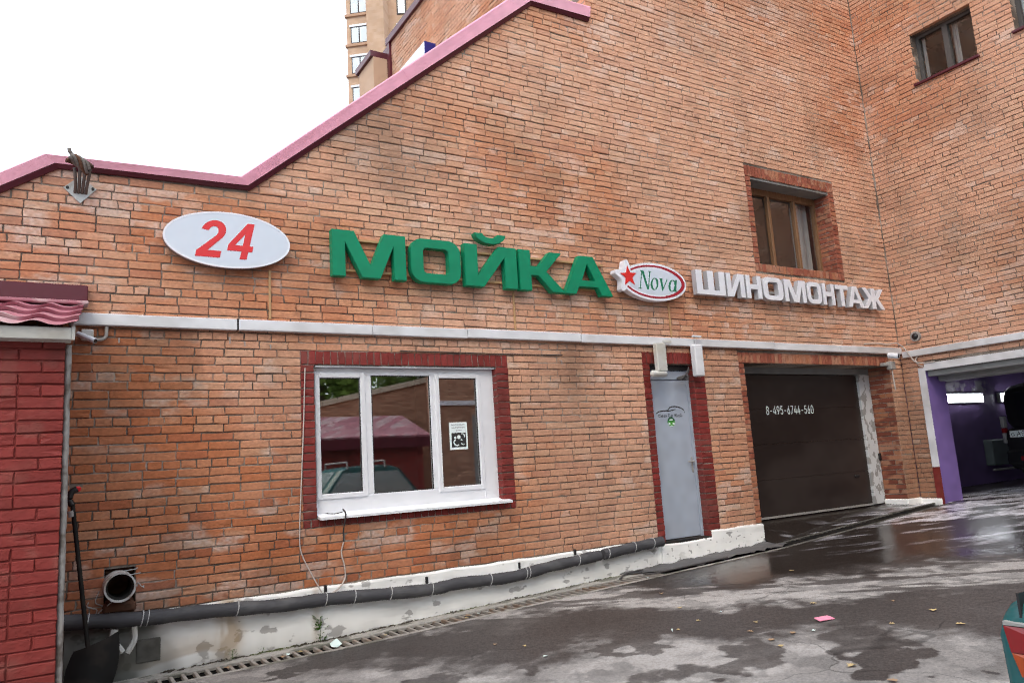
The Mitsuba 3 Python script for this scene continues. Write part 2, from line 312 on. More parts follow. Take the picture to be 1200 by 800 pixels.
# bricks ------------------------------------------------------------
RING = np.array([[-1, -1], [0, -1], [1, -1], [1, 0], [1, 1], [0, 1], [-1, 1], [-1, 0]], float) / 2
BF = []
for k in range(8):
    j = (k + 1) % 8
    BF += [[k, j, 8 + j], [k, 8 + j, 8 + k], [8 + k, 8 + j, 16 + j], [8 + k, 16 + j, 16 + k], [16 + k, 16 + j, 24]]
BF = np.array(BF)
def bricks(R, frame, depth=.07, ch=.004, jit=.0022, out=.0025, tones=None):
    """R: n x 4 (a0, a1, z0, z1). Every brick: 25 vertices with worn, uneven edges."""
    R = np.asarray(R, float); n = len(R)
    c = np.stack([(R[:, 0] + R[:, 1]) / 2, (R[:, 2] + R[:, 3]) / 2], 1); s = np.stack([R[:, 1] - R[:, 0], R[:, 3] - R[:, 2]], 1)
    ring = c[:, None] + RING[None] * s[:, None]
    wob = rng.normal(0, jit, (n, 8, 2)); tilt = rng.normal(0, .004, (n, 2)); push = rng.normal(0, out, n)
    inner = c[:, None] + RING[None] * (s[:, None] - 2 * ch) + wob * 1.15
    ring_e = ring + wob
    chip = (rng.rand(n, 8) < .05) * rng.uniform(.002, .012, (n, 8))
    def h(P): return push[:, None] + ((P - c[:, None]) * tilt[:, None]).sum(-1)
    V = np.zeros((n, 25, 3))
    V[:, :8, [0, 2]] = ring_e; V[:, :8, 1] = -depth
    V[:, 8:16, [0, 2]] = ring_e; V[:, 8:16, 1] = h(ring_e) - ch * 1.1 - chip
    V[:, 16:24, [0, 2]] = inner; V[:, 16:24, 1] = h(inner) - chip * .8
    V[:, 24, [0, 2]] = c; V[:, 24, 1] = push + rng.normal(0, .0008, n)
    W = frame(V.reshape(-1, 3)).reshape(n, 25, 3)
    F = BF if np.dot(np.cross(frame.u, [0, 0, 1.0]), frame.n) > 0 else BF[:, ::-1]
    uv = rng.rand(n, 2) if tones is None else tones
    return W, F, uv
def join(W, F, uv):
    n = len(W); k = W.shape[1]
    return (W.reshape(-1, 3), (F[None] + (np.arange(n) * k)[:, None, None]).reshape(-1, 3)), np.repeat(uv, k, 0)
def lay(holder, R, frame, m, keep, rest_name='brickwork', **kw):
    """keep = how many of the largest in the photo become parts; the others one part of kind stuff."""
    W, F, uv = bricks(R, frame, **kw)
    area = (R[:, 1] - R[:, 0]) * (R[:, 3] - R[:, 2]) * px_size(W[:, 24])
    order = np.argsort(-area, kind='stable')
    one = order[:keep]
    for i in one:
        add(f'{holder}__brick', (W[i], F), m, False, uv=np.repeat(uv[i:i + 1], 25, 0))
    if len(order) > keep:
        rest = order[keep:]
        mesh, u = join(W[rest], F, uv[rest])
        k = add(f'{holder}__{rest_name}', mesh, m, False, uv=u)
        tag(k, kind='stuff')
COURSE = .075
def courses(poly, z0, z1, phase=0, joint=.010):
    """Bricks of a five-course header bond inside the polygon (a, z)."""
    out = []
    a0, _, a1, _ = poly.bounds
    for j in range(int(math.floor(z0 / COURSE)), int(math.ceil(z1 / COURSE))):
        zb = j * COURSE + joint / 2; zt = zb + COURSE - joint
        rr = random.Random(j * 31 + phase)
        pitch = .13 if j % 5 == 0 else .26
        off = rr.choice([0, .065, .13, .13, 0, .19]) if j % 5 else .032
        line = poly.intersection(LineString([(a0 - 1, (zb + zt) / 2), (a1 + 1, (zb + zt) / 2)]))
        for seg in getattr(line, 'geoms', [line]):
            if seg.is_empty or seg.length < .02: continue
            s0, s1 = sorted((seg.coords[0][0], seg.coords[-1][0]))
            cuts = [s0]
            x = math.floor((s0 - off) / pitch) * pitch + off
            while x < s1:
                xx = x + rr.gauss(0, .006)
                if rr.random() < .05 and pitch > .2: xx += rr.choice([-.05, .05])
                if xx > cuts[-1] + .05 and xx < s1 - .05: cuts.append(xx)
                x += pitch
            cuts.append(s1)
            for k, (p, q) in enumerate(zip(cuts[:-1], cuts[1:])):
                dz = rr.gauss(0, .0012)
                out.append((p + (joint / 2 if k else .001), q - (joint / 2 if k < len(cuts) - 2 else .001), zb + dz, zt + dz))
    return np.array(out)
def soldier(a0, a1, z0, z1, pitch=.075, joint=.009):
    n = max(1, round((a1 - a0) / pitch)); e = np.linspace(a0, a1, n + 1)
    return np.array([(e[i] + joint / 2, e[i + 1] - joint / 2, z0 + .003, z1 - .003) for i in range(n)])
def stack(a0, a1, z0, z1, joint=.009):
    n = max(1, round((z1 - z0) / COURSE)); e = np.linspace(z0, z1, n + 1)
    return np.array([(a0 + .002, a1 - .002, e[i] + joint / 2, e[i + 1] - joint / 2) for i in range(n)])

# ------------------------------------------------------------------ ground
def gz(x, y):
    return np.interp(x, [-40, -16, -10.9, -9.4, -7, -3.84, -.3, 1, 6, 40], [-2.6, -2.5, -2.375, -2.345, -2.25, -2.13, -1.90, -1.86, -1.82, -1.8]) + .012 * np.maximum(0, np.minimum(-np.asarray(y, float), 14))
def sheet(xs, ys, dz=0, skip=None, zf=gz):
    X, Y = np.meshgrid(xs, ys, indexing='ij'); V = np.stack([X, Y, zf(X, Y) + dz], -1).reshape(-1, 3)
    ny = len(ys); F = []
    for i in range(len(xs) - 1):
        for j in range(ny - 1):
            if skip and skip((xs[i] + xs[i + 1]) / 2, (ys[j] + ys[j + 1]) / 2): continue
            a = i * ny + j
            F += [[a, a + ny, a + ny + 1], [a, a + ny + 1, a + 1]]
    return tm(V, F)
DR0, DR1, DX0, DX1 = -.47, -.22, -11.6, .05     # the drain's slot
xs = np.unique(np.round(np.concatenate([[-400, -150, -60, -30, -20], np.arange(-14, 8.01, .25), [-11.6, .05], [12, 20, 40, 150, 400]]), 4))
ys = np.unique(np.round(np.concatenate([[-400, -150, -60, -30, -20, -16], np.arange(-14, -.5, .5), [DR0, DR1, 0, .45, 1, 3, 8, 20, 60, 150, 400]]), 4))
k = add('asphalt_yard', sheet(xs, ys, 0, lambda x, y: DX0 < x < DX1 and DR0 < y < DR1), 'm_asphalt', True)
tag(k, 'patchy wet and dry grey asphalt yard in front of the brick wall', kind='structure')
k = add('concrete_strip', sheet(np.linspace(-11.6, -5.9, 40), [-.205, -.14, -.07, 0.02], .006), 'm_concrete', True)
tag(k, 'dirty pale concrete strip between white plinth and drain', kind='structure')
ramp = tm([[-3.7, -.19, gz(-3.7, 0) + .01], [-.34, -.19, gz(-.34, 0) + .01], [-.34, .5, -1.855], [-3.7, .5, -1.855]], [[0, 1, 2], [0, 2, 3]])
k = add('garage_ramp', ramp, 'm_rubberramp' if False else 'm_asphalt')
tag(k, 'dark wet ramp rising to the brown garage door', kind='structure')

# drain channel
d = top('drain_channel')
tag(d, 'long drain channel with rusty grate bars along the foot of the white plinth', 'drain')
lowz = lambda x, y: gz(x, 0 * y) - .14
add(d + '__trough', cat([sheet(np.linspace(DX0, DX1, 30), [DR0, DR1], 0, zf=lowz)] + [tm(*(lambda X: (np.concatenate([np.stack([X, 0 * X + y, gz(X, y * 0) - .15], 1), np.stack([X, 0 * X + y, gz(X, y * 0) + .001], 1)]), [f for i in range(len(X) - 1) for f in ([i, i + 1, len(X) + i + 1], [i, len(X) + i + 1, len(X) + i])]))(np.linspace(DX0, DX1, 30))) for y in (DR0, DR1)]), 'm_trough')
def rail(y0, y1, x0, x1, hz, dz=.0):
    X = np.linspace(x0, x1, 30); V = []
    for x in X: V += [[x, y0, gz(x, 0) + hz], [x, y1, gz(x, 0) + hz], [x, y1, gz(x, 0) - .010], [x, y0, gz(x, 0) - .010]]
    F = []
    for i in range(29):
        for j in range(4):
            a, b = i * 4 + j, i * 4 + (j + 1) % 4
            F += [[a, b, b + 4], [a, b + 4, a + 4]]
    return tm(V, F)
add(d + '__edge_rail', rail(DR1 - .012, DR1 + .022, DX0, DX1, .010), 'm_concrete')
add(d + '__edge_rail', rail(DR0 - .035, DR0 + .014, DX0, DX1, .010), 'm_concrete')
mat('m_grate', dirty((.23, .21, .19), .7, 9, (.16, .09, .05)), .7)
mat('m_trough', (.012, .011, .010), .9)
x = DX0 + .03
while x < -5.85:
    z = float(gz(x, 0)); w = .026 if int(x * 100) % 7 else .034
    add(d + '__grate_bar', bx(x, x + w, DR0 + .016, DR1 - .014, z - .02, z + .008 + rng.uniform(-.002, .002)), 'm_grate')
    x += .088
x = -5.8
while x < -.2:
    z = float(gz(x, 0)); add(d + '__grate_bar', bx(x, x + .05, DR0 + .016, DR1 - .014, z - .025, z + .003), 'm_blackmetal'); x += .095
X = np.linspace(-6.15, -3.72, 40); mv = []
for i, x in enumerate(X):
    e = smooth = min(1, (x + 6.15) / .5)
    y1, y0 = -.03 - .02 * rng.rand(), -.06 - .37 * e + .015 * rng.randn() * e
    for y in np.linspace(y0, y1, 6):
        mv.append([x, y, gz(x, 0) + .016 + .016 * math.sin(x * 7 + y * 9) ** 2 + .012 * rng.rand()])
mf = [f for i in range(39) for j in range(5) for f in ([i * 6 + j, i * 6 + j + 6, i * 6 + j + 7], [i * 6 + j, i * 6 + j + 7, i * 6 + j + 1])]
k = add('rubber_mat', (np.array(mv), np.array(mf)), 'm_rubber', True)
tag(k, 'long dark rubber strip lying over the drain below the grey door', 'mat')
k = add('cable', tube(spline([(-6.35, -.30, gz(-6.35, 0) + .03), (-6.1, -.12, gz(-6.1, 0) + .03), (-5.95, -.2, gz(-5.95, 0) + .05), (-6.05, -.42, gz(-6, 0) + .04), (-5.6, -.44, gz(-5.6, 0) + .035), (-4.8, -.42, gz(-4.8, 0) + .03)]), .009), 'm_cabledark', True)
tag(k, 'thin dark cable curling over the drain at the left end of the rubber strip', 'cable')

# ------------------------------------------------------------------ the brick building
B = top('brick_building')
tag(B, 'large orange brick building with sloping pink coping, window, grey door and garage', 'building')
outline = Polygon([(-13.6, -3), (-13.6, .54), (-11.75, 1.81), (-10.18, 1.835), (-6.78, 4.715), (-5.9, 4.74), (-5.9, 7.95), (0, 7.95), (0, -3)])
WIN = sbox(-9.715, -1.35, -7.425, .30)      # with the painted surround
WIN_O = sbox(-9.585, -1.275, -7.575, .165)
DOOR = sbox(-5.475, -1.93, -4.43, .39)
DOOR_O = sbox(-5.36, -1.93, -4.62, .235)
GAR = sbox(-3.765, -3, -.33, .42)
GAR_O = sbox(-3.66, -3, -.345, .27)
UP = sbox(-3.2, 1.60, -1.17, 3.2)
UP_O = sbox(-3.09, 1.72, -1.30, 3.03)
FLUE = sbox(-11.315, -1.83, -11.09, -1.515)
holes = unary_union([WIN, DOOR, GAR, UP, FLUE])
brick_zone = outline.intersection(sbox(-13.6, -1.875, 0, 8)).difference(holes)
R1 = courses(brick_zone, -1.875, 7.95, 1)
keep_front = 300
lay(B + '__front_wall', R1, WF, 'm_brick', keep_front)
core = outline.difference(unary_union([WIN_O, DOOR_O, GAR_O, UP_O, FLUE]))
add(B + '__front_wall__mortar', WF.plate(core, -.38, -.011), 'm_mortar')
tag(B + '__front_wall__brickwork')

right_out = Polygon([(-7, -3), (-7, 8.6), (0, 8.6), (0, -3)])
BAY_O = sbox(-4.6, -3, -.36, .27)
W1O, W2O = sbox(-1.885, 4.70, -.94, 5.56), sbox(-3.45, 4.80, -2.42, 5.66)
R2 = courses(right_out.intersection(sbox(-3.2, -1.86, -.003, 8.2)).difference(unary_union([BAY_O, W1O, W2O])), -1.86, 8.2, 2)
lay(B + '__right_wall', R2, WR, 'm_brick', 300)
add(B + '__right_wall__mortar', WR.plate(right_out.difference(unary_union([BAY_O, W1O, W2O])), -.45, -.011), 'm_mortar')
R3 = courses(sbox(.0, 3.0, 6.4, 7.95), 3.0, 7.95, 3)
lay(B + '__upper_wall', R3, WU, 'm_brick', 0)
add(B + '__upper_wall__mortar', WU.plate(sbox(0.02, 1.5, 6.4, 7.95), -.4, -.011), 'm_mortar')
# mortar-filled settlement joint in the inner corner
zz = np.linspace(.6, 8, 60)
add(B + '__corner_joint', tube(np.stack([-.004 + rng.normal(0, .004, 60), -.004 + rng.normal(0, .004, 60), zz], 1), .006 + .014 * rng.rand(60) ** 2, 6), 'm_mortar')

# roofs behind the parapets
def yprism(poly, y0, y1):
    m = extr(poly, y1 - y0); v = np.array(m.vertices)
    return tm(np.stack([v[:, 0], y1 - v[:, 2], v[:, 1]], 1), np.array(m.faces))
add(B + '__roof', yprism(Polygon([(-13.6, .14), (-11.8, 1.72), (-10.16, 1.74), (-6.7, 4.6), (-5.92, 4.62), (-5.92, 4.5), (-6.65, 4.48), (-10.12, 1.62), (-11.76, 1.6), (-13.6, 0)]), .385, 7.2), 'm_burgundy')
add(B + '__roof', bx(-5.88, 12, .385, 7.2, 7.8, 7.93), 'm_burgundy')
add(B + '__rear_wall', yprism(Polygon([(-13.6, -3), (-13.6, .1), (-11.8, 1.68), (-10.16, 1.70), (-6.7, 4.55), (-5.95, 4.57), (-5.95, 7.78), (12, 7.78), (12, -3)]), 6.9, 7.19), 'm_darkbrick')
for q in ((-13.9, -13.61, 0, 7.2, -3, .05), (11.9, 12.2, -7, 6.88, -3, 7.8), (.46, 11.9, -7.3, -7.01, -3, 7.8), (.46, 12.2, -7.3, .38, 8.0, 8.3)): add(B + '__rear_wall', bx(*q), 'm_darkbrick')
add(B + '__rear_wall__step', bx(-6.25, -5.5, 6.47, 7.3, -1, 7.55), 'm_farbrick')

# coping: raking fascia of pink sheet with a dark drip below
def coping(lo, hi):
    """Raking fascia of pink sheet between its lower and upper edge (a, z), capping the parapet, with a dark drip strip below."""
    lo, hi = np.array(lo), np.array(hi)
    for i in range(len(lo) - 1):
        segs = max(1, int(np.linalg.norm(lo[i + 1] - lo[i]) / 2.2))
        for s in range(segs):
            f0, f1 = s / segs, (s + 1) / segs
            lap = .004 * (s % 2)
            V, k = [], 8
            for f in (f0, f1):
                L, U = lo[i] * (1 - f) + lo[i + 1] * f, hi[i] * (1 - f) + hi[i + 1] * f
                w = U - L
                for g, h in ((0, .060), (.9, .088), (1, .080), (1.12, -.2), (.95, -.45), (.75, -.45), (.8, .05), (.1, .045)):
                    q = L + w * g; V.append([q[0], h + lap, q[1]])
            F = []
            for j in range(k): F += [[j, (j + 1) % k, k + (j + 1) % k], [j, k + (j + 1) % k, k + j]]
            F += [[0, j, j + 1] for j in range(1, k - 1)] + [[k, k + j + 1, k + j] for j in range(1, k - 1)]
            add(B + '__coping', tm(WF(np.array(V)), F), 'm_coping')
            V = []
            for f in (f0, f1):
                L, U = lo[i] * (1 - f) + lo[i + 1] * f, hi[i] * (1 - f) + hi[i + 1] * f
                n_ = (U - L) / np.linalg.norm(U - L)
                for d, h in ((-.042, .0), (.02, .0), (.02, .052), (-.004, .054), (-.042, .026)):
                    q = L + n_ * d; V.append([q[0], h, q[1]])
            F = []
            for j in range(5): F += [[j, (j + 1) % 5, 5 + (j + 1) % 5], [j, 5 + (j + 1) % 5, 5 + j]]
            F += [[0, 1, 2], [0, 2, 3], [0, 3, 4], [5, 7, 6], [5, 8, 7], [5, 9, 8]]
            add(B + '__drip_edge', tm(WF(np.array(V)), F), 'm_burgundy')
coping([(-13.6, .56), (-11.753, 1.823), (-10.195, 1.85), (-6.795, 4.735), (-5.88, 4.765)], [(-13.6, .66), (-11.827, 1.885), (-10.263, 1.922), (-6.90, 4.86), (-5.88, 4.90)])
def wu_strip(y0, y1, z0, z1, h0=0.0, h1=.06): return WU.box(y0, y1, h0, h1, z0, z1, .008)
add(B + '__eaves_strip', wu_strip(0.02, 6.5, 7.86, 8.02), 'm_burgundy')
add(B + '__eaves_strip', bx(-6.31, -5.9, 6.47, 7.36, 7.552, 7.68), 'm_burgundy')
add(B + '__eaves_strip', WU.box(6.33, 6.46, .0, .05, 3, 7.86), 'm_burgundy')

# painted brick surrounds -----------------------------------------------------
def surround(part, outer, inner, m, bottom=True, topz=True, left=True, right=True):
    ox0, oz0, ox1, oz1 = outer.bounds; ix0, iz0, ix1, iz1 = inner.bounds
    parts = []
    if topz: parts.append(soldier(ox0, ox1, iz1 + .002, oz1))
    zl = iz0 if bottom else oz0
    if bottom: parts.append(soldier(ox0, ox1, oz0, iz0 - .002))
    if left: parts.append(stack(ox0, ix0, zl, iz1))
    if right: parts.append(stack(ix1, ox1, zl, iz1))
    R = np.vstack(parts)
    lay(f'{B}__{part}', R, WF, m, 400, out=.0015)
def reveal(part, a, z0, z1, depth, m, side):
    """bricks on the jamb at x = a, facing -x (side = 1) or +x."""
    fr = Frame((a, 0, 0), (0, 1, 0), (-1, 0, 0)) if side > 0 else Frame((a, 0, 0), (0, 1, 0), (1, 0, 0))
    R = []
    for j, z in enumerate(np.arange(z0, z1 - .04, COURSE)):
        cut = [0, depth] if depth < .2 else ([0, .12, depth] if j % 2 else [0, depth * .98, depth])
        for p, q in zip(cut[:-1], cut[1:]):
            if q - p > .03: R.append((p + .004, q - .004, z + .005, z + COURSE - .005))
    return np.array(R), fr
surround('window_surround', WIN, WIN_O, 'm_redpaint')
surround('door_surround', DOOR, DOOR_O, 'm_redpaint', bottom=False)
surround('garage_surround', sbox(-3.765, -1.85, -.345, .42), sbox(-3.66, -1.85, -.344, .27), 'm_wornred', bottom=False, right=False)
surround('upper_window_surround', UP, UP_O, 'm_wornred')
for part, a, z0, z1, dep, m in (('window_surround', -7.575, -1.275, .165, .14, 'm_redpaint'), ('door_surround', -4.62, -1.93, .235, .15, 'm_redpaint'), ('upper_window_surround', -1.30, 1.72, 3.03, .30, 'm_wornred'), ('garage_surround', -.345, -1.80, .27, .40, 'm_wornred')):
    R, fr = reveal(part, a, z0, z1, dep, m, 1)
    fr2 = Frame(fr.o + np.array([-.008, 0, 0]), fr.u, fr.n)
    lay(f'{B}__{part}', R, fr2, m, 400, depth=.012, out=.001)
# shadowed head boards of the openings
add(B + '__window_surround__head', bx(-9.57, -7.59, .02, .14, .148, .160), 'm_duct')
add(B + '__upper_window_surround__head', bx(-3.08, -1.31, .02, .30, 3.0, 3.028), 'm_greymetal')

# plinth ----------------------------------------------------------------------
def plinth(a0, a1, ztop, h=.03, dx=.06):
    X = np.linspace(a0, a1, int((a1 - a0) / dx) + 2); V, F = [], []
    for i, x in enumerate(X):
        zb = float(gz(x, 0)) - .08; zt = ztop + .004 * math.sin(x * 9) + rng.normal(0, .0015)
        hh = h + .003 * math.sin(x * 3.1) + .0008 * rng.randn()
        V += [[x, .06, zt + .003], [x, -hh + .012, zt], [x, -hh, zt - .02], [x, -hh + .001 * rng.randn(), (zt + zb) / 2], [x, -hh - .004, zb + .1], [x, -hh - .01, zb]]
    for i in range(len(X) - 1):
        for j in range(5):
            a = i * 6 + j; F += [[a, a + 1, a + 7], [a, a + 7, a + 6]]
    n = len(V) - 6
    for o in (0, n):
        V2 = len(V); V.append([V[o][0], .06, V[o + 5][2]])
        for j in range(5): F.append([V2, o + j, o + j + 1])
    return tm(V, F)
mat('m_darkblock', proc(lambda p, n, uv: mix((.05, .048, .042), (.14, .135, .12), fbm(p.x * 14, p.z * 18, 3, 4))), .9, lambda p, n, uv: fbm(p.x * 25, p.z * 25, 3, 4), .02)
add(B + '__plinth', plinth(-11.58, -5.47, -1.882, .012), 'm_plinth')
add(B + '__plinth', plinth(-5.468, -4.60, -1.945, .035), 'm_plinth')
add(B + '__plinth', plinth(-4.598, -3.665, -1.86, .022), 'm_plinth')
add(B + '__plinth', bx(-.40, .0, -.03, .36, -2.1, -1.80, .01), 'm_plinth')
add(B + '__plinth', bx(-.025, .2, -.345, -.002, -2.1, -1.815, .01), 'm_plinth')
add(B + '__plinth__broken_block', bx(-11.08, -10.9, -.022, .02, -2.27, -2.09, .006), 'm_darkblock')

# main window -----------------------------------------------------------------
Wd = B + '__window'
yf = .085     # face of the frame
def vbar(x0, x1, z0, z1, y0=yf, y1=.14, ch=.006): return bx(x0, x1, y0, y1, z0, z1, ch)
add(Wd + '__frame', cat([vbar(-9.583, -9.545, -1.27, .146), vbar(-7.752, -7.577, -1.27, .146), bx(-9.546, -7.751, yf, .14, .075, .146, .006), bx(-9.546, -7.751, yf, .14, -1.27, -1.085, .006),
                         vbar(-9.065, -8.985, -1.086, .076), vbar(-8.345, -8.27, -1.086, .076)]), 'm_pvc')
def sash(x0, x1, z0, z1, w=.05):
    y0 = yf - .018
    add(Wd + '__sash', cat([bx(x0, x0 + w, y0, .12, z0, z1, .006), bx(x1 - w, x1, y0, .12, z0, z1, .006), bx(x0 + w - .001, x1 - w + .001, y0, .12, z1 - w, z1, .006), bx(x0 + w - .001, x1 - w + .001, y0, .12, z0, z0 + w, .006)]), 'm_pvc')
sash(-9.563, -9.055, -1.105, .10)
sash(-8.290, -7.745, -1.125, .10)
for x0, x1, z0, z1 in ((-9.513, -9.105, -1.055, .05), (-8.985, -8.345, -1.086, .076), (-8.24, -7.795, -1.075, .05)):
    add(Wd + '__pane', tm([[x0, .10, z0], [x1, .10, z0], [x1, .10, z1], [x0, .10, z1]], [[0, 1, 2], [0, 2, 3]]), 'm_glass')
    add(Wd + '__gasket', cat([bx(x0, x0 + .006, .088, .102, z0, z1), bx(x1 - .006, x1, .088, .102, z0, z1), bx(x0 + .006, x1 - .006, .088, .102, z0, z0 + .006), bx(x0 + .006, x1 - .006, .088, .102, z1 - .006, z1)]), 'm_gasket')
sill = Polygon([(-.075, -1.285), (-.075, -1.262), (.09, -1.232), (.09, -1.262)])
sm_ = extr(sill, 2.065); v = np.array(sm_.vertices)
add(Wd + '__sill', tm(np.stack([-9.578 + v[:, 2], v[:, 0], v[:, 1]], 1), np.array(sm_.faces)), 'm_pvc')
add(B + '__office_room', cat([bx(-10.2, -7.2, 3.0, 3.05, -2, .6), bx(-10.25, -10.2, .39, 3, -2, .6), bx(-7.2, -7.15, .39, 3, -2, .6), bx(-10.2, -7.2, .39, 3, .6, .65), bx(-10.2, -7.2, .39, 3, -2.05, -2)]), 'm_room')
k = top('notice_sheet')
tag(k, 'white paper notice with a black picture stuck inside the right window pane', 'notice')
add(k + '__sheet', bx(-8.135, -7.925, .092, .095, -.70, -.415), 'm_paper')
add(k + '__picture', bx(-8.115, -7.945, .089, .0915, -.675, -.525), 'm_ink')
sw = []
for cxp, czp, r0, r1, a0, a1 in ((-8.055, -.625, .028, .042, 1.9, 5.4), (-8.03, -.57, .0, .022, 0, 6.28), (-8.075, -.575, .0, .014, 0, 6.28), (-7.99, -.56, .022, .034, -.6, 1.9), (-7.985, -.635, .012, .021, 3.0, 5.9), (-8.0, -.60, .0, .010, 0, 6.28)):
    t = np.linspace(a0, a1, 16)
    sw.append(Polygon(list(zip(cxp + r1 * np.cos(t), czp + r1 * .9 * np.sin(t))) + list(zip(cxp + r0 * np.cos(t[::-1]), czp + r0 * .9 * np.sin(t[::-1])))).buffer(0))
add(k + '__picture__swirl', WF.plate(unary_union(sw), -.0885, -.0875), 'm_paper')
ln = [bx(-8.11 + .02 * i, -8.095 + .02 * i, .0885, .0915, z, z + .010) for i in range(8) for z in (-.445, -.475)] + [bx(-8.06 + .018 * i, -8.047 + .018 * i, .0885, .0915, -.505, -.496) for i in range(4)]
add(k + '__print', cat(ln), 'm_greyink')

# upper window ----------------------------------------------------------------
Wu = B + '__upper_window'
yu = .27
add(Wu + '__frame', cat([bx(-3.09, -3.04, yu, yu + .06, 1.72, 3.0), bx(-1.345, -1.305, yu - .01, yu + .06, 1.72, 3.0), bx(-3.04, -1.345, yu, yu + .06, 2.90, 3.0), bx(-3.04, -1.345, yu, yu + .06, 1.72, 1.765)]), 'm_wood')
for x in (-2.46, -1.86): add(Wu + '__mullion', bx(x, x + .055, yu - .02, yu + .05, 1.766, 2.899, .006), 'm_wood')
for x0, x1 in ((-3.04, -2.46), (-2.405, -1.86), (-1.805, -1.345)):
    add(Wu + '__pane', tm([[x0, yu + .03, 1.76], [x1, yu + .03, 1.76], [x1, yu + .03, 2.9], [x0, yu + .03, 2.9]], [[0, 1, 2], [0, 2, 3]]), 'm_glass_plain')
add(Wu + '__curtain', tm([[x, .42 + .02 * math.sin(i * 1.3), z] for i, x in enumerate(np.linspace(-1.75, -1.36, 14)) for z in (1.7, 2.95)], [f for i in range(13) for f in ([2 * i, 2 * i + 2, 2 * i + 3], [2 * i, 2 * i + 3, 2 * i + 1])]), 'm_greymetal', True)
add(B + '__upper_room', cat([bx(-3.6, -.8, 2.0, 2.05, 1.2, 3.4), bx(-3.65, -3.6, .39, 2, 1.2, 3.4), bx(-.8, -.75, .39, 2, 1.2, 3.4), bx(-3.6, -.8, .39, 2, 3.4, 3.45), bx(-3.6, -.8, .39, 2, 1.15, 1.2)]), 'm_room')
# windows of the right hand wall
for (y0, z0, y1, z1) in (W1O.bounds, W2O.bounds):
    Wn = top(B + '__side_window')
    x_ = .16
    ym = y0 + (y1 - y0) * .5
    add(Wn + '__frame', cat([bx(x_, x_ + .06, y0, y0 + .05, z0, z1), bx(x_, x_ + .06, y1 - .05, y1, z0, z1), bx(x_, x_ + .06, y0 + .05, y1 - .05, z1 - .06, z1), bx(x_, x_ + .06, y0 + .05, y1 - .05, z0, z0 + .05), bx(x_ - .015, x_ + .06, ym - .04, ym + .04, z0 + .05, z1 - .06)]), 'm_greyframe')
    for a, b in ((y0 + .05, ym - .04), (ym + .04, y1 - .05)):
        add(Wn + '__pane', tm([[x_ + .03, a, z0 + .05], [x_ + .03, b, z0 + .05], [x_ + .03, b, z1 - .06], [x_ + .03, a, z1 - .06]], [[0, 1, 2], [0, 2, 3]]), 'm_glass_plain')
    add(Wn + '__sill', bx(-.045, .16, y0 - .03, y1 + .03, z0 - .035, z0 + .004, .006), 'm_burgundy')
    add(Wn + '__curtain', tm([[x_ + .16 + .012 * math.sin(i * 2.1), y, z] for i, y in enumerate(np.linspace(ym - .12, ym - .02, 8)) for z in (z0, z1)], [f for i in range(7) for f in ([2 * i, 2 * i + 2, 2 * i + 3], [2 * i, 2 * i + 3, 2 * i + 1])]), 'm_greymetal', True)
    add(Wn + '__curtain', bx(x_ + .1, x_ + .11, y1 - .10, y1 - .05, z0, z1), 'm_greymetal')
add(B + '__side_room', cat([bx(2.0, 2.05, -4, 0.3, 4.2, 6.2), bx(.46, 2, .30, .35, 4.2, 6.2), bx(.46, 2, -4.05, -4, 4.2, 6.2), bx(.46, 2, -4, .3, 6.2, 6.25), bx(.46, 2, -4, .3, 4.15, 4.2)]), 'm_room')

# grey door --------------------------------------------------------------------
D = B + '__door'
add(D + '__leaf', bx(-5.335, -4.665, .115, .15, -1.915, .05, .004), 'm_doorgrey')
add(D + '__frame', cat([bx(-5.36, -5.337, .10, .16, -1.93, .22), bx(-4.663, -4.625, .10, .16, -1.93, .22), bx(-5.336, -4.664, .10, .16, .055, .16)]), 'm_doorgrey')
add(D + '__head', bx(-5.36, -4.625, .09, .16, .17, .232), 'm_gasket')
add(D + '__handle', cat([bx(-4.715, -4.685, .105, .115, -1.13, -.94, .003), bx(-4.80, -4.69, .06, .078, -1.005, -.985, .006), bx(-4.708, -4.692, .062, .112, -1.003, -.987)]), 'm_zinc')
for z_ in (-1.55, -.35): add(D + '__hinge', tube([(-5.345, .10, z_), (-5.345, .10, z_ + .11)], .011, 8), 'm_zinc')
add(D + '__threshold', bx(-5.37, -4.61, -.02, .16, -1.95, -1.922, .005), 'm_blackmetal')
fd = Frame((0, .115, 0), (1, 0, 0), (0, -1, 0))
def ribbon(pts, w):
    p = spline(pts, 8); n = len(p); ww = w * np.sin(np.linspace(.25, math.pi - .15, n)) + .0015
    t = np.gradient(p, axis=0); nn = np.stack([-t[:, 1], t[:, 0]], 1); nn /= np.linalg.norm(nn, axis=1, keepdims=True)
    return Polygon(np.vstack([p + nn * ww[:, None], (p - nn * ww[:, None])[::-1]])).buffer(0)
car = unary_union([ribbon([(-5.235, -.385), (-5.18, -.355), (-5.10, -.345), (-5.0, -.345), (-4.93, -.335), (-4.88, -.33)], .006), ribbon([(-5.03, -.335), (-4.98, -.302), (-4.90, -.293), (-4.82, -.305), (-4.76, -.335), (-4.735, -.375)], .006)])
lg = add(D + '__lettering', cat([fd.plate(car, .0005, .0025)] + [fd.text(m, -5.20, .0005, -.425) for m in [meshkit.text_mesh('Clean Car Wash', .040, .002)]]), 'm_ink')
tag(lg, 'dark car outline over the words Clean Car Wash')
sc = Point(-4.985, -.485).buffer(.062, 24)
add(D + '__sticker', fd.plate(sc, .0005, .0025), 'm_stickergreen')
add(D + '__sticker__car_mark', fd.plate(sc.intersection(sbox(-5.1, -.475, -4.9, -.4)).difference(sbox(-5.015, -.47, -4.955, -.45)), .003, .004), 'm_stickerdark')
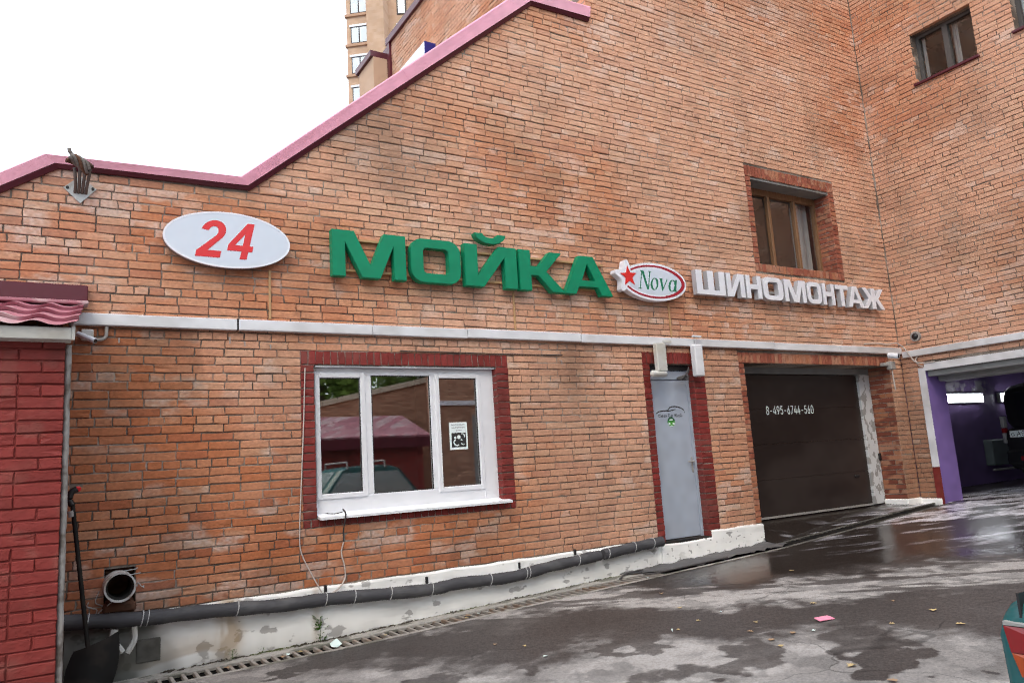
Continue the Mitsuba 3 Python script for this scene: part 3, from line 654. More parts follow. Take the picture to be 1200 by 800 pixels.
add(D + '__sticker__car_mark', fd.plate(unary_union([Point(-5.02, -.507).buffer(.016), Point(-4.95, -.507).buffer(.016), sbox(-5.01, -.54, -4.96, -.53), sbox(-5.012, -.468, -4.958, -.452)]), .003, .004), 'm_paper')

# garage door --------------------------------------------------------------------
Gd = B + '__garage_door'
edges = np.linspace(-1.84, .17, 5)
for i in range(4):
    add(Gd + '__panel', bx(-3.40, -.60, .405, .45, edges[i] + .001, edges[i + 1] - .001, .002), 'm_garage')
add(Gd + '__bottom_strip', bx(-3.40, -.60, .395, .45, -1.87, -1.843), 'm_zinc')
add(Gd + '__head_beam', bx(-3.66, -.35, .36, .45, .18, .27), 'm_greymetal')
add(Gd + '__jamb', bx(-.64, -.36, .36, .46, -1.86, .18, .006), 'm_jamb')
add(Gd + '__jamb', bx(-3.66, -3.402, .36, .46, -1.86, .18, .006), 'm_blackmetal')
add(Gd + '__handle', bx(-1.02, -.92, .37, .405, -1.42, -1.385, .01), 'm_black')
fg = Frame((0, .405, 0), (1, 0, 0), (0, -1, 0))
tx = meshkit.text_mesh('8-495-6744-560', .125, .002); v = np.array(tx.vertices); v[:, 0] *= 1.06 / (v[:, 0].max() - v[:, 0].min()); tx = tm(v, tx.faces)
k = add(Gd + '__phone_number', fg.text(tx, -2.86, .0005, -.415), 'm_paper')
tag(k, 'white phone number 8-495-6744-560')
add(Gd + '__lock_box', bx(-.40, -.35, .335, .36, -1.19, -1.08, .004), 'm_black')
add(B + '__garage_room', cat([bx(-3.9, -.05, 3, 3.05, -2.2, .6), bx(-3.7, 0, .47, 3, .5, .55)]), 'm_room')

# ------------------------------------------------------------------ the wash bay
add(B + '__bay_beam', WR.box(-4.7, -.37, -.02, .012, .148, .262, .004), 'm_duct')
add(B + '__bay_head', bx(.05, .45, -4.6, -.38, .06, .27), 'm_greymetal')
add(B + '__bay_head__roller_box', bx(.30, .62, -4.6, -.38, -.02, .13, .02), 'm_greymetal')
add(B + '__bay_jamb', bx(.0, .52, -.365, -.345, -1.95, .15), 'm_purple')
add(B + '__bay_corner_strip', WR.box(-.372, -.262, -.01, .011, -1.34, .20, .003), 'm_duct')
k = add(B + '__bay_corner_strip', WR.box(-.372, -.262, -.01, .013, -1.95, -1.343, .003), 'm_redpaint')
tag(k, 'red painted foot of the white corner strip')
add(B + '__bay_wall', bx(.5, 9.0, 1.0, 1.05, -2.1, .8), 'm_baywall')
for q in ((9.0, 9.05, -5, 1, -2.1, .8), (.46, 9, -5.05, -5, -2.1, .8), (.455, .50, -.344, 1.0, -2.1, .8)): add(B + '__bay_wall', bx(*q), 'm_purple')
add(B + '__bay_ceiling', bx(.46, 9, -5, 1, .8, .85), 'm_greymetal')
scene['m_tube_glow'] = {'type': 'diffuse', 'reflectance': C(.8, .8, .8)}
for i, (x0, x1) in enumerate(((2.86, 4.12), (4.86, 6.0), (7.0, 8.2))):
    L = top('tube_lamp')
    tag(L, ['lit fluorescent lamp on the purple bay wall nearest the opening', 'lit fluorescent lamp on the purple wall behind the black car', 'lit fluorescent lamp deepest in the wash bay'][i], 'lamp')
    add(L + '__housing', bx(x0 - .04, x1 + .04, .93, .998, -.27, -.07, .01), 'm_greymetal')
    kk = add(L + '__diffuser', bx(x0, x1, .90, .928, -.255, -.09), 'm_tube_glow')
    scene[kk]['emitter'] = {'type': 'area', 'radiance': C(1.1, 1.14, 1.22)}
H = top('wall_heater')
tag(H, 'grey heater panel low on the purple bay wall', 'heater')
add(H + '__panel', bx(4.0, 4.75, .82, .99, -1.50, -1.0, .02), 'm_heater')
add(H + '__rail', bx(3.95, 4.95, .80, .86, -1.60, -1.56, .01), 'm_zinc')

# ------------------------------------------------------------------ cable duct along the walls
K = top('cable_duct')
tag(K, 'long white plastic cable duct running across both brick walls', 'cable duct')
cuts = [-11.60, -10.29, -9.0, -7.93, -6.42, -4.60, -3.05, -1.62, -.02]
for i, (a, b) in enumerate(zip(cuts[:-1], cuts[1:])):
    dz = rng.normal(0, .004)
    add(K + '__segment', WF.box(a + .004, b - .004, .004, .055 + .003 * (i % 2), .466 + dz * .6, .567 + dz * .6, .006), 'm_duct')
add(K + '__joint_cover', WF.box(-10.297, -10.283, .0, .0575, .464, .568), 'm_gasket')
add(K + '__segment', WR.box(-2.4, -.065, .004, .052, .394, .496, .006), 'm_duct')
add(K + '__segment', WR.box(-4.6, -2.408, .004, .055, .392, .494, .006), 'm_duct')
P = top('downpipe')
tag(P, 'stained white square elbow pipe turning left over the top of the grey door', 'pipe')
add(P + '__shaft', bx(-5.365, -5.205, -.16, -.085, .12, .478, .012), 'm_oldpipe')
add(P + '__elbow', bx(-5.47, -5.20, -.162, -.083, .055, .135, .03), 'm_oldpipe')
add(P + '__bracket', bx(-5.20, -5.05, -.10, -.088, .49, .52, .004), 'm_oldpipe')
P = top('downpipe')
tag(P, 'short straight white square pipe over the top right corner of the grey door', 'pipe')
add(P + '__shaft', bx(-4.70, -4.555, -.14, -.05, .07, .476, .012), 'm_duct')
add(P + '__cap', bx(-4.69, -4.53, -.12, -.09, .575, .60, .006), 'm_duct')
cb = top('cable_bundle')
tag(cb, 'few dark cables drooping under the short white pipe at the door top', 'cable')
for j in range(4): add(cb + '__cable', tube(spline([(-4.72, -.02, .2 - .02 * j), (-4.80 - .03 * j, -.04, .10 - .02 * j), (-4.9, .02, .06), (-4.74, -.03, .03 + .02 * j)]), .007), 'm_cabledark', True)

# ------------------------------------------------------------------ signs
def poly_letter(ch):
    if ch == 'M': return Polygon([(0, 0), (0, 1), (.29, 1), (.51, .26), (.70, 1), (1, 1), (1, 0), (.83, 0), (.83, .74), (.635, 0), (.39, 0), (.17, .74), (.17, 0)])
    if ch == 'O': return sbox(.22, .17, .78, .83).buffer(.001).union(Polygon()) if False else None
    if ch == 'I': return Polygon([(0, 0), (0, 1), (.24, 1), (.24, .26), (.66, 1), (1, 1), (1, 0), (.76, 0), (.76, .74), (.34, 0)])
    if ch == 'K': return Polygon([(0, 0), (0, 1), (.25, 1), (.25, .61), (.42, .61), (.68, 1), (.95, 1), (.59, .50), (1.0, 0), (.70, 0), (.42, .38), (.25, .38), (.25, 0)])
    if ch == 'A': return Polygon([(0, 0), (.33, 1), (.62, 1), (1, 0), (.76, 0), (.69, .20), (.29, .20), (.22, 0)], [[(.36, .37), (.63, .37), (.485, .80)]])
    if ch == 'Sh': return Polygon([(0, 0), (0, 1), (.21, 1), (.21, .2), (.395, .2), (.395, 1), (.605, 1), (.605, .2), (.79, .2), (.79, 1), (1, 1), (1, 0)])
    if ch == 'N': return unary_union([sbox(0, 0, .27, 1), sbox(.73, 0, 1, 1), sbox(.26, .40, .74, .62)])
    if ch == 'T': return unary_union([sbox(0, .79, 1, 1), sbox(.365, 0, .635, .8)])
    if ch == 'Zh': return unary_union([sbox(.41, 0, .59, 1), Polygon([(0, 0), (.19, 0), (.47, .5), (.19, 1), (0, 1), (.27, .5)]), Polygon([(1, 0), (.81, 0), (.53, .5), (.81, 1), (1, 1), (.73, .5)])])
def ring_letter(w, h, t, ts, ro, ri):
    return sbox(ro, ro, w - ro, h - ro).buffer(ro, 8).difference(sbox(ts + ri, t + ri, w - ts - ri, h - t - ri).buffer(ri, 8))
def place(ch, a0, a1, z0, z1):
    if ch == 'O':
        w, h = a1 - a0, z1 - z0
        g = ring_letter(w, h, h * .21, w * .245, min(w, h) * .30, min(w, h) * .10)
        return affinity.translate(g, a0, z0)
    g = poly_letter(ch)
    return affinity.translate(affinity.scale(g, a1 - a0, z1 - z0, origin=(0, 0)), a0, z0)
S = top('car_wash_sign')
tag(S, 'big green channel letters spelling МОЙКА across the brick wall', 'sign')
zt0, zt1 = 1.025, 1.495
for ch, a0, a1 in (('M', -9.42, -8.645), ('O', -8.59, -8.01), ('I', -7.96, -7.30), ('K', -7.27, -6.65), ('A', -6.655, -5.95)):
    g = place(ch, a0, a1, zt0, zt1)
    if ch == 'I':
        t = np.linspace(math.pi, 2 * math.pi, 20); cx, cz = -7.625, 1.63
        g2 = Polygon(list(zip(cx + .195 * np.cos(t), cz + .115 * np.sin(t))) + list(zip(cx + .095 * np.cos(t[::-1]), cz + .045 * np.sin(t[::-1]))))
        g = unary_union([g, g2])
    k = add(S + '__letter', WF.plate(g.simplify(.0005), .045, .125), 'm_green')
    k2 = add(k + '__face', WF.plate(g.buffer(-.004).simplify(.0005), .1255, .129), 'm_green')
for z in (1.10, 1.42): add(S + '__rail', WF.box(-9.4, -6.0, .006, .043, z, z + .022), 'm_conduit')
mat('m_signshade', (.40, .41, .44), .45)  # grey letter sides: their shade is put into the colour
S = top('tyre_service_sign')
tag(S, 'white channel letters spelling ШИНОМОНТАЖ on the wall above the garage', 'sign')
xb = [-4.53, -3.98, -3.60, -3.26, -2.81, -2.31, -1.955, -1.645, -1.355, -.985, -.40]
for i, ch in enumerate(['Sh', 'I', 'N', 'O', 'M', 'O', 'N', 'T', 'A', 'Zh']):
    g = place(ch, xb[i] + (.017 if i else 0), xb[i + 1] - .017 + (.0 if ch not in 'TA' else .05), 1.155, 1.485)
    k = add(S + '__letter', WF.plate(g.simplify(.0005), .05, .122), 'm_signshade')
    add(k + '__face', WF.plate(g.buffer(-.002).simplify(.0005), .1225, .127), 'm_signwhite')
add(S + '__rail', WF.box(-4.45, -.45, .006, .048, 1.27, 1.30), 'm_zinc')

S = top('oval_sign')
tag(S, 'white oval sign with red number 24 left of the green letters', 'sign')
ell = affinity.scale(Point(-10.375, 1.285).buffer(1, 48), .548, .258)
add(S + '__case', WF.plate(ell, .03, .095), 'm_signedge')
add(S + '__panel', WF.plate(ell.buffer(-.006), .0955, .103), 'm_signblue')
add(S + '__rim', WF.plate(ell.buffer(.004).difference(ell.buffer(-.012)), .085, .106), 'm_signwhite')
def digit2():
    t = np.linspace(math.radians(172), math.radians(-38), 24)
    o = [(.30 + .30 * math.cos(q), .705 + .295 * math.sin(q)) for q in t]
    i_ = [(.30 + .125 * math.cos(q), .695 + .15 * math.sin(q)) for q in t]
    top_ = Polygon(o + i_[::-1])
    return unary_union([top_, Polygon([(.535, .525), (.40, .60), (.02, .17), (0, 0), (.25, .165)]), sbox(0, 0, .60, .175)]).buffer(.004)
def digit4():
    return Polygon([(0, .215), (0, .385), (.36, 1), (.54, 1), (.54, .375), (.64, .375), (.64, .215), (.54, .215), (.54, 0), (.365, 0), (.365, .215)], [[(.17, .375), (.365, .375), (.365, .70)]])
g = unary_union([digit2(), affinity.translate(digit4(), .74, 0)])
g = affinity.affine_transform(g, [.345, .345 * .22, 0, .345, -10.665, 1.113])
k = add(S + '__number', WF.plate(g, .1035, .107), 'm_signred')
tag(k, 'red slanted number 24')

S = top('oval_sign')
tag(S, 'small white oval sign with red star and green word Nova', 'sign')
ec = (-5.255, 1.262); oval = affinity.scale(Point(*ec).buffer(1, 48), .54, .243)
def star(cx, cz, r, r2=.40, rot=0):
    a = np.pi / 2 + rot + np.arange(10) * np.pi / 5; rr = np.where(np.arange(10) % 2, r * r2, r)
    return Polygon(list(zip(cx + rr * np.cos(a), cz + rr * np.sin(a))))
st = star(-5.68, 1.30, .135, .42, .08)
outer = unary_union([oval, st.buffer(.048, join_style=2, mitre_limit=1.6)]).buffer(.012).buffer(-.024).buffer(.012)
add(S + '__case', WF.plate(outer.simplify(.001), .03, .12), 'm_signwhite')
add(S + '__panel', WF.plate(oval.buffer(-.075), .1205, .1225), 'm_signblue')
add(S + '__ring', WF.plate(oval.buffer(-.030).difference(oval.buffer(-.052)).difference(st.buffer(.03)), .1205, .1235), 'm_darkred')
thick = oval.buffer(-.030).difference(affinity.translate(oval.buffer(-.052), -.035, 0)).intersection(sbox(-5.1, 1.0, -4.6, 1.6))
add(S + '__ring', WF.plate(unary_union(geoms(thick)), .1236, .1245), 'm_darkred')
add(S + '__star', WF.plate(st, .1246, .129), 'm_starred')
def nova():
    L = []
    L.append(unary_union([sbox(.06, 0, .10, .70), sbox(.0, 0, .17, .03), sbox(.0, .67, .15, .70), Polygon([(.05, .70), (.17, .70), (.50, .0), (.42, .0)]), sbox(.455, .0, .50, .70), sbox(.39, .67, .56, .70)]))
    o = affinity.scale(Point(.76, .23).buffer(1, 16), .19, .24).difference(affinity.rotate(affinity.scale(Point(.76, .23).buffer(1, 16), .10, .205), 8))
    L.append(o)
    L.append(unary_union([Polygon([(1.0, .46), (1.11, .46), (1.22, .12), (1.36, .46), (1.41, .46), (1.20, -.01), (1.17, -.01)]), sbox(.98, .44, 1.15, .465)]))
    a = affinity.scale(Point(1.66, .22).buffer(1, 16), .19, .235).difference(affinity.scale(Point(1.67, .22).buffer(1, 16), .10, .20))
    L.append(unary_union([a, Polygon([(1.79, .0), (1.88, .0), (1.88, .46), (1.79, .46)]), sbox(1.84, .0, 1.93, .035)]))
    g = unary_union(L)
    return affinity.affine_transform(g, [1, .22, 0, 1, 0, 0])
nv = nova(); b = nv.bounds; s = .66 / (b[2] - b[0])
nv = affinity.translate(affinity.scale(nv, s, s * 1.02, origin=(b[0], 0)), -5.535 - b[0], 1.155)
k = add(S + '__lettering', WF.plate(nv, .1226, .1245), 'm_novagreen')
tag(k, 'green italic word Nova')

for a, z0, z1, lab in ((-9.993, .585, 1.06, 'thin tan conduit running down from the oval 24 sign'), (-7.30, .585, 1.02, 'thin tan conduit running down from the green letters'), (-4.955, .585, 1.03, 'thin tan conduit running down from the Nova sign')):
    k = add(top('conduit'), WF.box(a - .011, a + .011, -.002, .018, z0, z1, .004), 'm_conduit')
    tag(k, lab, 'conduit')

# ------------------------------------------------------------------ things on the wall
Q = top('wall_bracket')
tag(Q, 'old metal bracket of bundled rods on a diamond plate below the coping', 'bracket')
add(Q + '__plate', WF.plate(Polygon([(-11.685, 1.637), (-11.563, 1.755), (-11.44, 1.65), (-11.558, 1.512)]), .0, .014), 'm_galv')
for j in range(4):
    a_ = -11.60 + .027 * j
    mat('m_bracket', dirty((.13, .115, .105), .5, 14, (.06, .04, .03)), .6) if 'm_bracket' not in scene else None
    add(Q + '__rod', tube(spline([(a_, .0, 1.60), (a_ + .004, -.09, 1.635), (a_ - .004 + .006 * j, -.17, 1.69), (a_ - .012 + .01 * j, -.21, 1.745)]), .013, 7), 'm_bracket', True)
for j in range(7):
    t_ = np.linspace(0, 1, 9); ph = j * 2 * math.pi / 7
    cx_, cz_ = -11.50 - .155 * t_, 1.735 + .115 * t_ - .05 * t_ ** 3
    r_ = .036 * (1 - .25 * t_)
    add(Q + '__strand', tube(np.stack([cx_ + .6 * r_ * np.cos(ph + 4 * t_), -.22 - .05 * t_ + r_ * np.sin(ph + 4 * t_), cz_ + r_ * np.cos(ph + 4 * t_)], 1), .014, 6), 'm_rust' if j % 3 == 0 else 'm_bracket', True)
add(Q + '__strand', tube(spline([(-11.60, -.25, 1.80), (-11.645, -.27, 1.85), (-11.655, -.27, 1.88)]), .016, 6), 'm_bracket', True)
for a, z in ((-11.655, 1.64), (-11.467, 1.65)): add(Q + '__bolt', WF.plate(Point(a, z).buffer(.012, 6), .014, .024), 'm_black')

J = top('security_camera')
tag(J, 'small bullet camera on a white junction box beside the red shed roof', 'camera')
add(J + '__junction_box', WF.box(-11.525, -11.435, .0, .06, .335, .425, .008), 'm_oldpipe')
add(J + '__barrel', tube([(-11.55, -.10, .375), (-11.43, -.22, .30)], .022, 12), 'm_signwhite', 40)
add(J + '__lens', tube([(-11.4299, -.2201, .2999), (-11.427, -.223, .298)], .017, 12), 'm_black')
add(J + '__arm', tube([(-11.53, -.0, .38), (-11.53, -.06, .36), (-11.52, -.13, .355)], .012, 8), 'm_signwhite')
add('bent_conduit', tube(spline([(-11.435, -.03, .345), (-11.38, -.03, .345), (-11.345, -.03, .375), (-11.34, -.03, .46)]), .014, 8), 'm_zinc', True)
tag('bent_conduit', 'short grey bent conduit curving from the junction box up to the white duct', 'conduit')
J = top('security_camera')
tag(J, 'white box camera on a bracket in the inner corner under the duct', 'camera')
add(J + '__body', tube([(-.47, -.10, .425), (-.45, -.25, .395)], .045, 14), 'm_signwhite', 40)
add(J + '__lens', tube([(-.4499, -.2503, .3949), (-.4485, -.255, .394)], .036, 12), 'm_black')
add(J + '__bracket', cat([bx(-.60, -.40, -.10, -.012, .26, .31, .01), bx(-.50, -.38, -.14, -.05, .20, .33, .012)]), 'm_zinc')
add(J + '__cable', tube(spline([(-.42, -.09, .20), (-.415, -.09, .05), (-.40, -.09, -.12)]), .010), 'm_cable', True)
J = top('security_camera')
tag(J, 'small round dome camera on the right wall above the duct', 'camera')
dm = trimesh.creation.uv_sphere(.055, count=[10, 16]); dm.apply_translation([-.03, -.318, .705])
add(J + '__dome', dm, 'm_black', True)
add(J + '__base', tube([(.0, -.318, .705), (-.045, -.318, .705)], .078, 18), 'm_zinc', 40)
for i, (pts, r, m, lab) in enumerate([
    ([(-1.0, -.06, .60), (-.7, -.09, .615), (-.5, -.1, .60), (-.25, -.12, .62), (-.1, -.14, .55), (-.07, -.2, .42), (-.06, -.28, .30), (-.02, -.40, .27), (-.02, -.55, .27)], .010, 'm_cable', 'pale cable looping over the duct in the inner corner'),
    ([(-.02, -.30, .40), (-.04, -.27, .33), (-.03, -.30, .25), (-.02, -.37, .21)], .010, 'm_cable', 'short pale cable hanging under the duct beside the bay'),
    ([(-9.676, -.012, .13), (-9.70, -.012, -.4), (-9.735, -.014, -1.0), (-9.755, -.016, -1.35), (-9.745, -.014, -1.55), (-9.66, -.03, -1.75), (-9.575, -.05, -1.92)], .006, 'm_cable', 'thin pale cable down the left side of the window surround'),
    ([(-9.37, -.085, -1.20), (-9.345, -.09, -1.24), (-9.352, -.085, -1.31), (-9.35, -.03, -1.40), (-9.345, -.012, -1.5)], .007, 'm_cabledark', 'dark cable end hanging below the window sill'),
    ([(-9.345, -.012, -1.5), (-9.37, -.014, -1.6), (-9.345, -.014, -1.72), (-9.345, -.02, -1.83), (-9.42, -.05, -1.91), (-9.53, -.09, -1.95)], .007, 'm_cable', 'pale cable curving from under the sill to the black pipe'),
    ([(-9.53, -.07, -1.225), (-9.45, -.077, -1.235), (-9.37, -.082, -1.225)], .005, 'm_cabledark', 'thin dark cable lying on the left end of the window sill'),
    ([(-6.9, -.006, .31), (-6.7, -.01, .316), (-7.3, -.008, .312), (-8.0, -.01, .315), (-8.7, -.006, .318)], .005, 'm_cabledark', 'thin cable along the top of the window surround'),
]):
    k = add(top('loose_cable'), tube(spline(pts, 8), r, 6), m, True); tag(k, lab, 'cable')
for a, z, s in ((-10.36, .40, .03), (-10.23, .36, .02), (-11.25, .36, .02), (-6.72, .25, .025), (-10.0, .34, .02)):
    k = add(top('wall_anchor'), tube([(a, .0, z), (a + .004, -.03, z), (a + .003, -.035, z - s * 2)], .005, 6), 'm_zinc')
    tag(k, 'small bent metal anchor left in the brickwork under the duct', 'anchor', 'anchors left in the brickwork')

# insulated pipe along the plinth
P = top('insulated_pipe')
tag(P, 'black foam insulated pipe running along the top of the white plinth', 'pipe')
pp = spline([(-11.60, -.075, -1.865), (-11.09, -.085, -1.915), (-10.58, -.08, -1.935), (-9.95, -.08, -1.975), (-9.5, -.075, -1.985), (-8.56, -.085, -2.035), (-8.2, -.08, -2.02), (-7.6, -.085, -2.035), (-7.1, -.08, -1.99), (-6.48, -.08, -1.955), (-5.9, -.08, -1.915), (-5.5, -.08, -1.895)], 12)
cutx = [-11.6, -9.93, -9.44, -8.15, -7.35, -6.4, -5.5]
for a, b in zip(cutx[:-1], cutx[1:]):
    q = pp[(pp[:, 0] >= a - .02) & (pp[:, 0] <= b + .02)]
    if len(q) > 2: add(P + '__sleeve', tube(q, .057 * (1 + .05 * np.sin(np.arange(len(q)) * .9)), 14), 'm_foampipe', 60)
add(P + '__coupling', tube([(-9.475, -.075, -1.986), (-9.39, -.076, -1.990)], .045, 12), 'm_black', 60)
for x in (-11.42, -11.06, -11.02, -10.33, -9.53, -9.31, -8.97, -8.52, -7.88, -7.45, -7.38, -6.72, -6.33, -5.95, -5.66):
    i = np.argmin(abs(pp[:, 0] - x)); c = pp[i]; t = np.linspace(0, 2 * math.pi, 17)
    ring = np.stack([c[0] + .012 * np.sin(t), c[1] + .0605 * np.cos(t), c[2] + .0605 * np.sin(t)], 1)
    add(P + '__tie', tube(ring, .0045, 5, caps=False), 'm_tie')
    if x in (-8.52, -7.45, -6.72, -9.53): add(P + '__hook', bx(x - .012, x + .012, -.03, .0, c[2] + .05, c[2] + .115, .004), 'm_black')

# flue stub, rubble, shovel
mat('m_flue', dirty((.46, .46, .45), .75, 16, (.20, .13, .08)), .5, lambda p, n, uv: fbm(p.x * 30, p.y * 30, p.z * 30, 3), .003)
k = top('flue_pipe')
tag(k, 'short white round flue pipe sticking out of a hole in the brick wall', 'pipe')
t = np.linspace(0, 2 * math.pi, 33)[:-1]
def cyl_y(cx, cz, r0, r1, y0, y1):
    V = np.concatenate([np.stack([cx + r * np.cos(t), 0 * t + y, cz + r * np.sin(t)], 1) for r, y in ((r1, y1), (r1, y0), (r0, y0), (r0, y1))])
    F = [f for a in range(4) for j in range(32) for f in ([a * 32 + j, a * 32 + (j + 1) % 32, ((a + 1) % 4) * 32 + (j + 1) % 32], [a * 32 + j, ((a + 1) % 4) * 32 + (j + 1) % 32, ((a + 1) % 4) * 32 + j])]
    return tm(V, F)
add(k + '__tube', cyl_y(-11.215, -1.645, .100, .114, -.19, .5), 'm_flue', 40)
add(k + '__inner', cyl_y(-11.215, -1.645, .085, .0995, -.15, .5), 'm_trough', 40)
add(k + '__end_stop', WF.plate(Point(-11.215, -1.645).buffer(.094), -.46, -.45), 'm_black')
add(B + '__flue_recess', cat([WF.box(-11.32, -11.085, -.16, -.15, -1.84, -1.51)] + [WF.box(-11.31 + .055 * i, -11.262 + .055 * i, -.14, -.01 - .03 * rng.rand(), -1.83, -1.77 + .02 * rng.rand(), .01) for i in range(4)] + [WF.box(-11.31, -11.10, -.14, -.05, -1.56, -1.52, .01), WF.box(-11.325, -11.085, -.10, .055, -1.86, -1.775, .02), WF.box(-11.30, -11.12, -.10, .035, -1.775, -1.745, .012)]), 'm_rust')
w = top('torn_wire')
tag(w, 'tangle of thin torn white wires around the flue pipe', 'wire')
for j in range(5):
    c = np.array([-11.40, -.02, -1.70]) if j < 3 else np.array([-11.06, -.02, -1.60])
    pts = c + np.cumsum(rng.normal(0, .035, (6, 3)) * [1, .3, 1], 0) + (np.linspace(0, 1, 6)[:, None] * [0, 0, -.16] if j < 3 else 0)
    pts[:, 1] = np.minimum(pts[:, 1], -.012)
    add(w + '__strand', tube(spline(pts, 5), .004, 5), 'm_tie', True)
k = add('foam_scrap', cat([tube(spline([(-11.24, -.09, -1.97), (-11.25, -.10, -2.05), (-11.19, -.10, -2.15)]), [.03] * 17, 7), tube(spline([(-11.10, -.09, -1.97), (-11.10, -.10, -2.07), (-11.15, -.11, -2.16)]), [.022] * 17, 7)]), 'm_oldpipe', 50)
tag(k, 'torn pale foam hanging under the black pipe below the flue', 'foam scrap')
h = top('shovel')
tag(h, 'black shovel leaning upside up in the corner beside the red shed', 'shovel')
add(h + '__shaft', tube([(-11.555, -.17, -.98), (-11.42, -.24, -2.12)], .017, 10), 'm_blackmetal', 50)
add(h + '__grip', tube(spline([(-11.555, -.17, -.99), (-11.575, -.17, -.95), (-11.565, -.17, -.89), (-11.525, -.17, -.865)]), .024, 8), 'm_black', True)
add(h + '__grip_tip', bx(-11.54, -11.50, -.19, -.15, -.885, -.845, .01), 'm_signred')
add(h + '__collar', tube([(-11.566, -.17, -1.03), (-11.555, -.17, -1.075)], .026, 10), 'm_zinc', 50)
bl = []
for i, zq in enumerate(np.linspace(0, 1, 6)):
    for j, xq in enumerate(np.linspace(-1, 1, 7)): bl.append([-11.37 + xq * (.15 + .03 * math.sin(zq * 3)) - .05 * zq, -.26 + .07 * xq * xq - .07 * zq, -2.02 + .05 * xq * (1 - zq) - .33 * zq])
bf = [f for i in range(5) for j in range(6) for f in ([i * 7 + j, i * 7 + j + 7, i * 7 + j + 8], [i * 7 + j, i * 7 + j + 8, i * 7 + j + 1])]
bl = np.array(bl); bl2 = bl + [0, .004, 0]
add(h + '__blade', tm(np.vstack([bl, bl2]), bf + [[a + 42, c + 42, b + 42] for a, b, c in bf]), 'm_blackmetal', 50)

# ------------------------------------------------------------------ red shed on the left
A = top('red_brick_shed')
tag(A, 'red painted brick shed with tiled metal roof at the left edge', 'shed')
SX, SY = -11.655, -1.45
FS = Frame((0, SY, 0), (1, 0, 0), (0, -1, 0))
def rough_courses():
    out = []; z = -2.5; j = 0; rr = random.Random(5)
    while z < .06:
        hgt = .0765; x = SX - (0 if j % 2 else .0)
        e = [SX]; first = .125 if (j % 2 and rr.random() < .8) else .25
        e.append(e[-1] - first)
        while e[-1] > -13.2: e.append(e[-1] - (rr.choice([.25, .25, .125]) + rr.gauss(0, .004)))
        for k_ in range(len(e) - 1): out.append((e[k_ + 1] + .0045, e[k_] - (.0045 if k_ else 0), z + .005, z + hgt - .005))
        z += hgt; j += 1
    return np.array(out)
lay(A + '__front_wall', rough_courses(), FS, 'm_redpaint', 400, ch=.0045, jit=.0018, out=.0025)
add(A + '__front_wall__mortar', bx(-13.4, SX - .004, SY + .013, SY + .12, -2.7, .08), 'm_redpaint')
for x_ in (SX - .124, -13.4):
    m_ = extr(Polygon([(SY + .121, -2.7), (SY + .121, .13), (-.002, .52), (-.002, -2.7)]), .12); v = np.array(m_.vertices)
    add(A + '__side_wall', tm(np.stack([x_ + v[:, 2], v[:, 0], v[:, 1]], 1), m_.faces), 'm_redpaint')
zz = np.linspace(-2.2, .06, 60)
add(A + '__corner_strip', tube(np.stack([SX + .018 + .0012 * rng.randn(60), SY + .05 + .0012 * rng.randn(60), zz], 1), .019 + .003 * rng.rand(60), 8), 'm_strip', True)
mat('m_strip', dirty((.27, .26, .25), .9, 9, (.09, .07, .055)), .8, lambda p, n, uv: fbm(p.x * 30, p.y * 30, p.z * 30, 3), .008)
add(A + '__flashing', bx(-13.4, -11.485, -.07, -.01, .63, .79, .006), 'm_burgundy')
add(A + '__flashing', bx(-13.4, -11.483, -.20, -.05, .605, .632, .006), 'm_roofsheet')
# metal tile sheet: waves across, steps down the slope
rx = np.arange(-13.4, -11.49, .0125); RY0, RZ0, RY1, RZ1 = -.06, .625, SY - .13, .148
rs = []
nst = 4
for st_ in range(nst):
    for f in (0.0, .35, .7, .985): rs.append((st_ + f, st_))
V, F = [], []
for (s_, st_) in rs:
    f = s_ / nst; y = RY0 + (RY1 - RY0) * f - .02 * (s_ - st_)
    for x in rx:
        wv = .5 + .5 * math.cos((x + 11.5) / .23 * 2 * math.pi)
        z = RZ0 + (RZ1 - RZ0) * f + .022 * wv ** 1.3 + .020 * (s_ - st_) - .012
        V.append([x - .0 * f, y - .02 * wv * (s_ - st_), z])
n = len(rx)
for i in range(len(rs) - 1):
    for j in range(n - 1):
        a = i * n + j; F += [[a, a + n, a + n + 1], [a, a + n + 1, a + 1]]
V = np.array(V); V[:, 0] -= 0
shear = (V[:, 1] - RY0) / (RY1 - RY0); V[:, 0] -= shear * .10
add(A + '__roof', tm(np.vstack([V, V - [0, 0, .004]]), F + [[a + len(V), c + len(V), b + len(V)] for a, b, c in F]), 'm_roofsheet', 35)
mat('m_fascia', dirty((.40, .40, .375), .45, 6, (.27, .24, .2)), .6)
add(A + '__fascia', bx(-13.4, SX + .03, SY - .12, SY - .09, .068, .148, .004), 'm_fascia')
add(A + '__soffit', bx(-13.4, SX + .03, SY - .09, SY + .02, .068, .085), 'm_fascia')
vb = Polygon([(SY - .12, .068), (SY - .12, .152), (-.02, .60), (-.02, .50)])
m_ = extr(vb, .02); v = np.array(m_.vertices)
add(A + '__bargeboard', tm(np.stack([SX + .03 + v[:, 2], v[:, 0], v[:, 1]], 1), m_.faces), 'm_fascia')
add(A + '__gable', tm([[SX - .02, SY, .06], [SX - .02, 0, .06], [SX - .02, 0, .58], [SX - .02, SY, .12]], [[0, 1, 2], [0, 2, 3]]), 'm_redpaint')

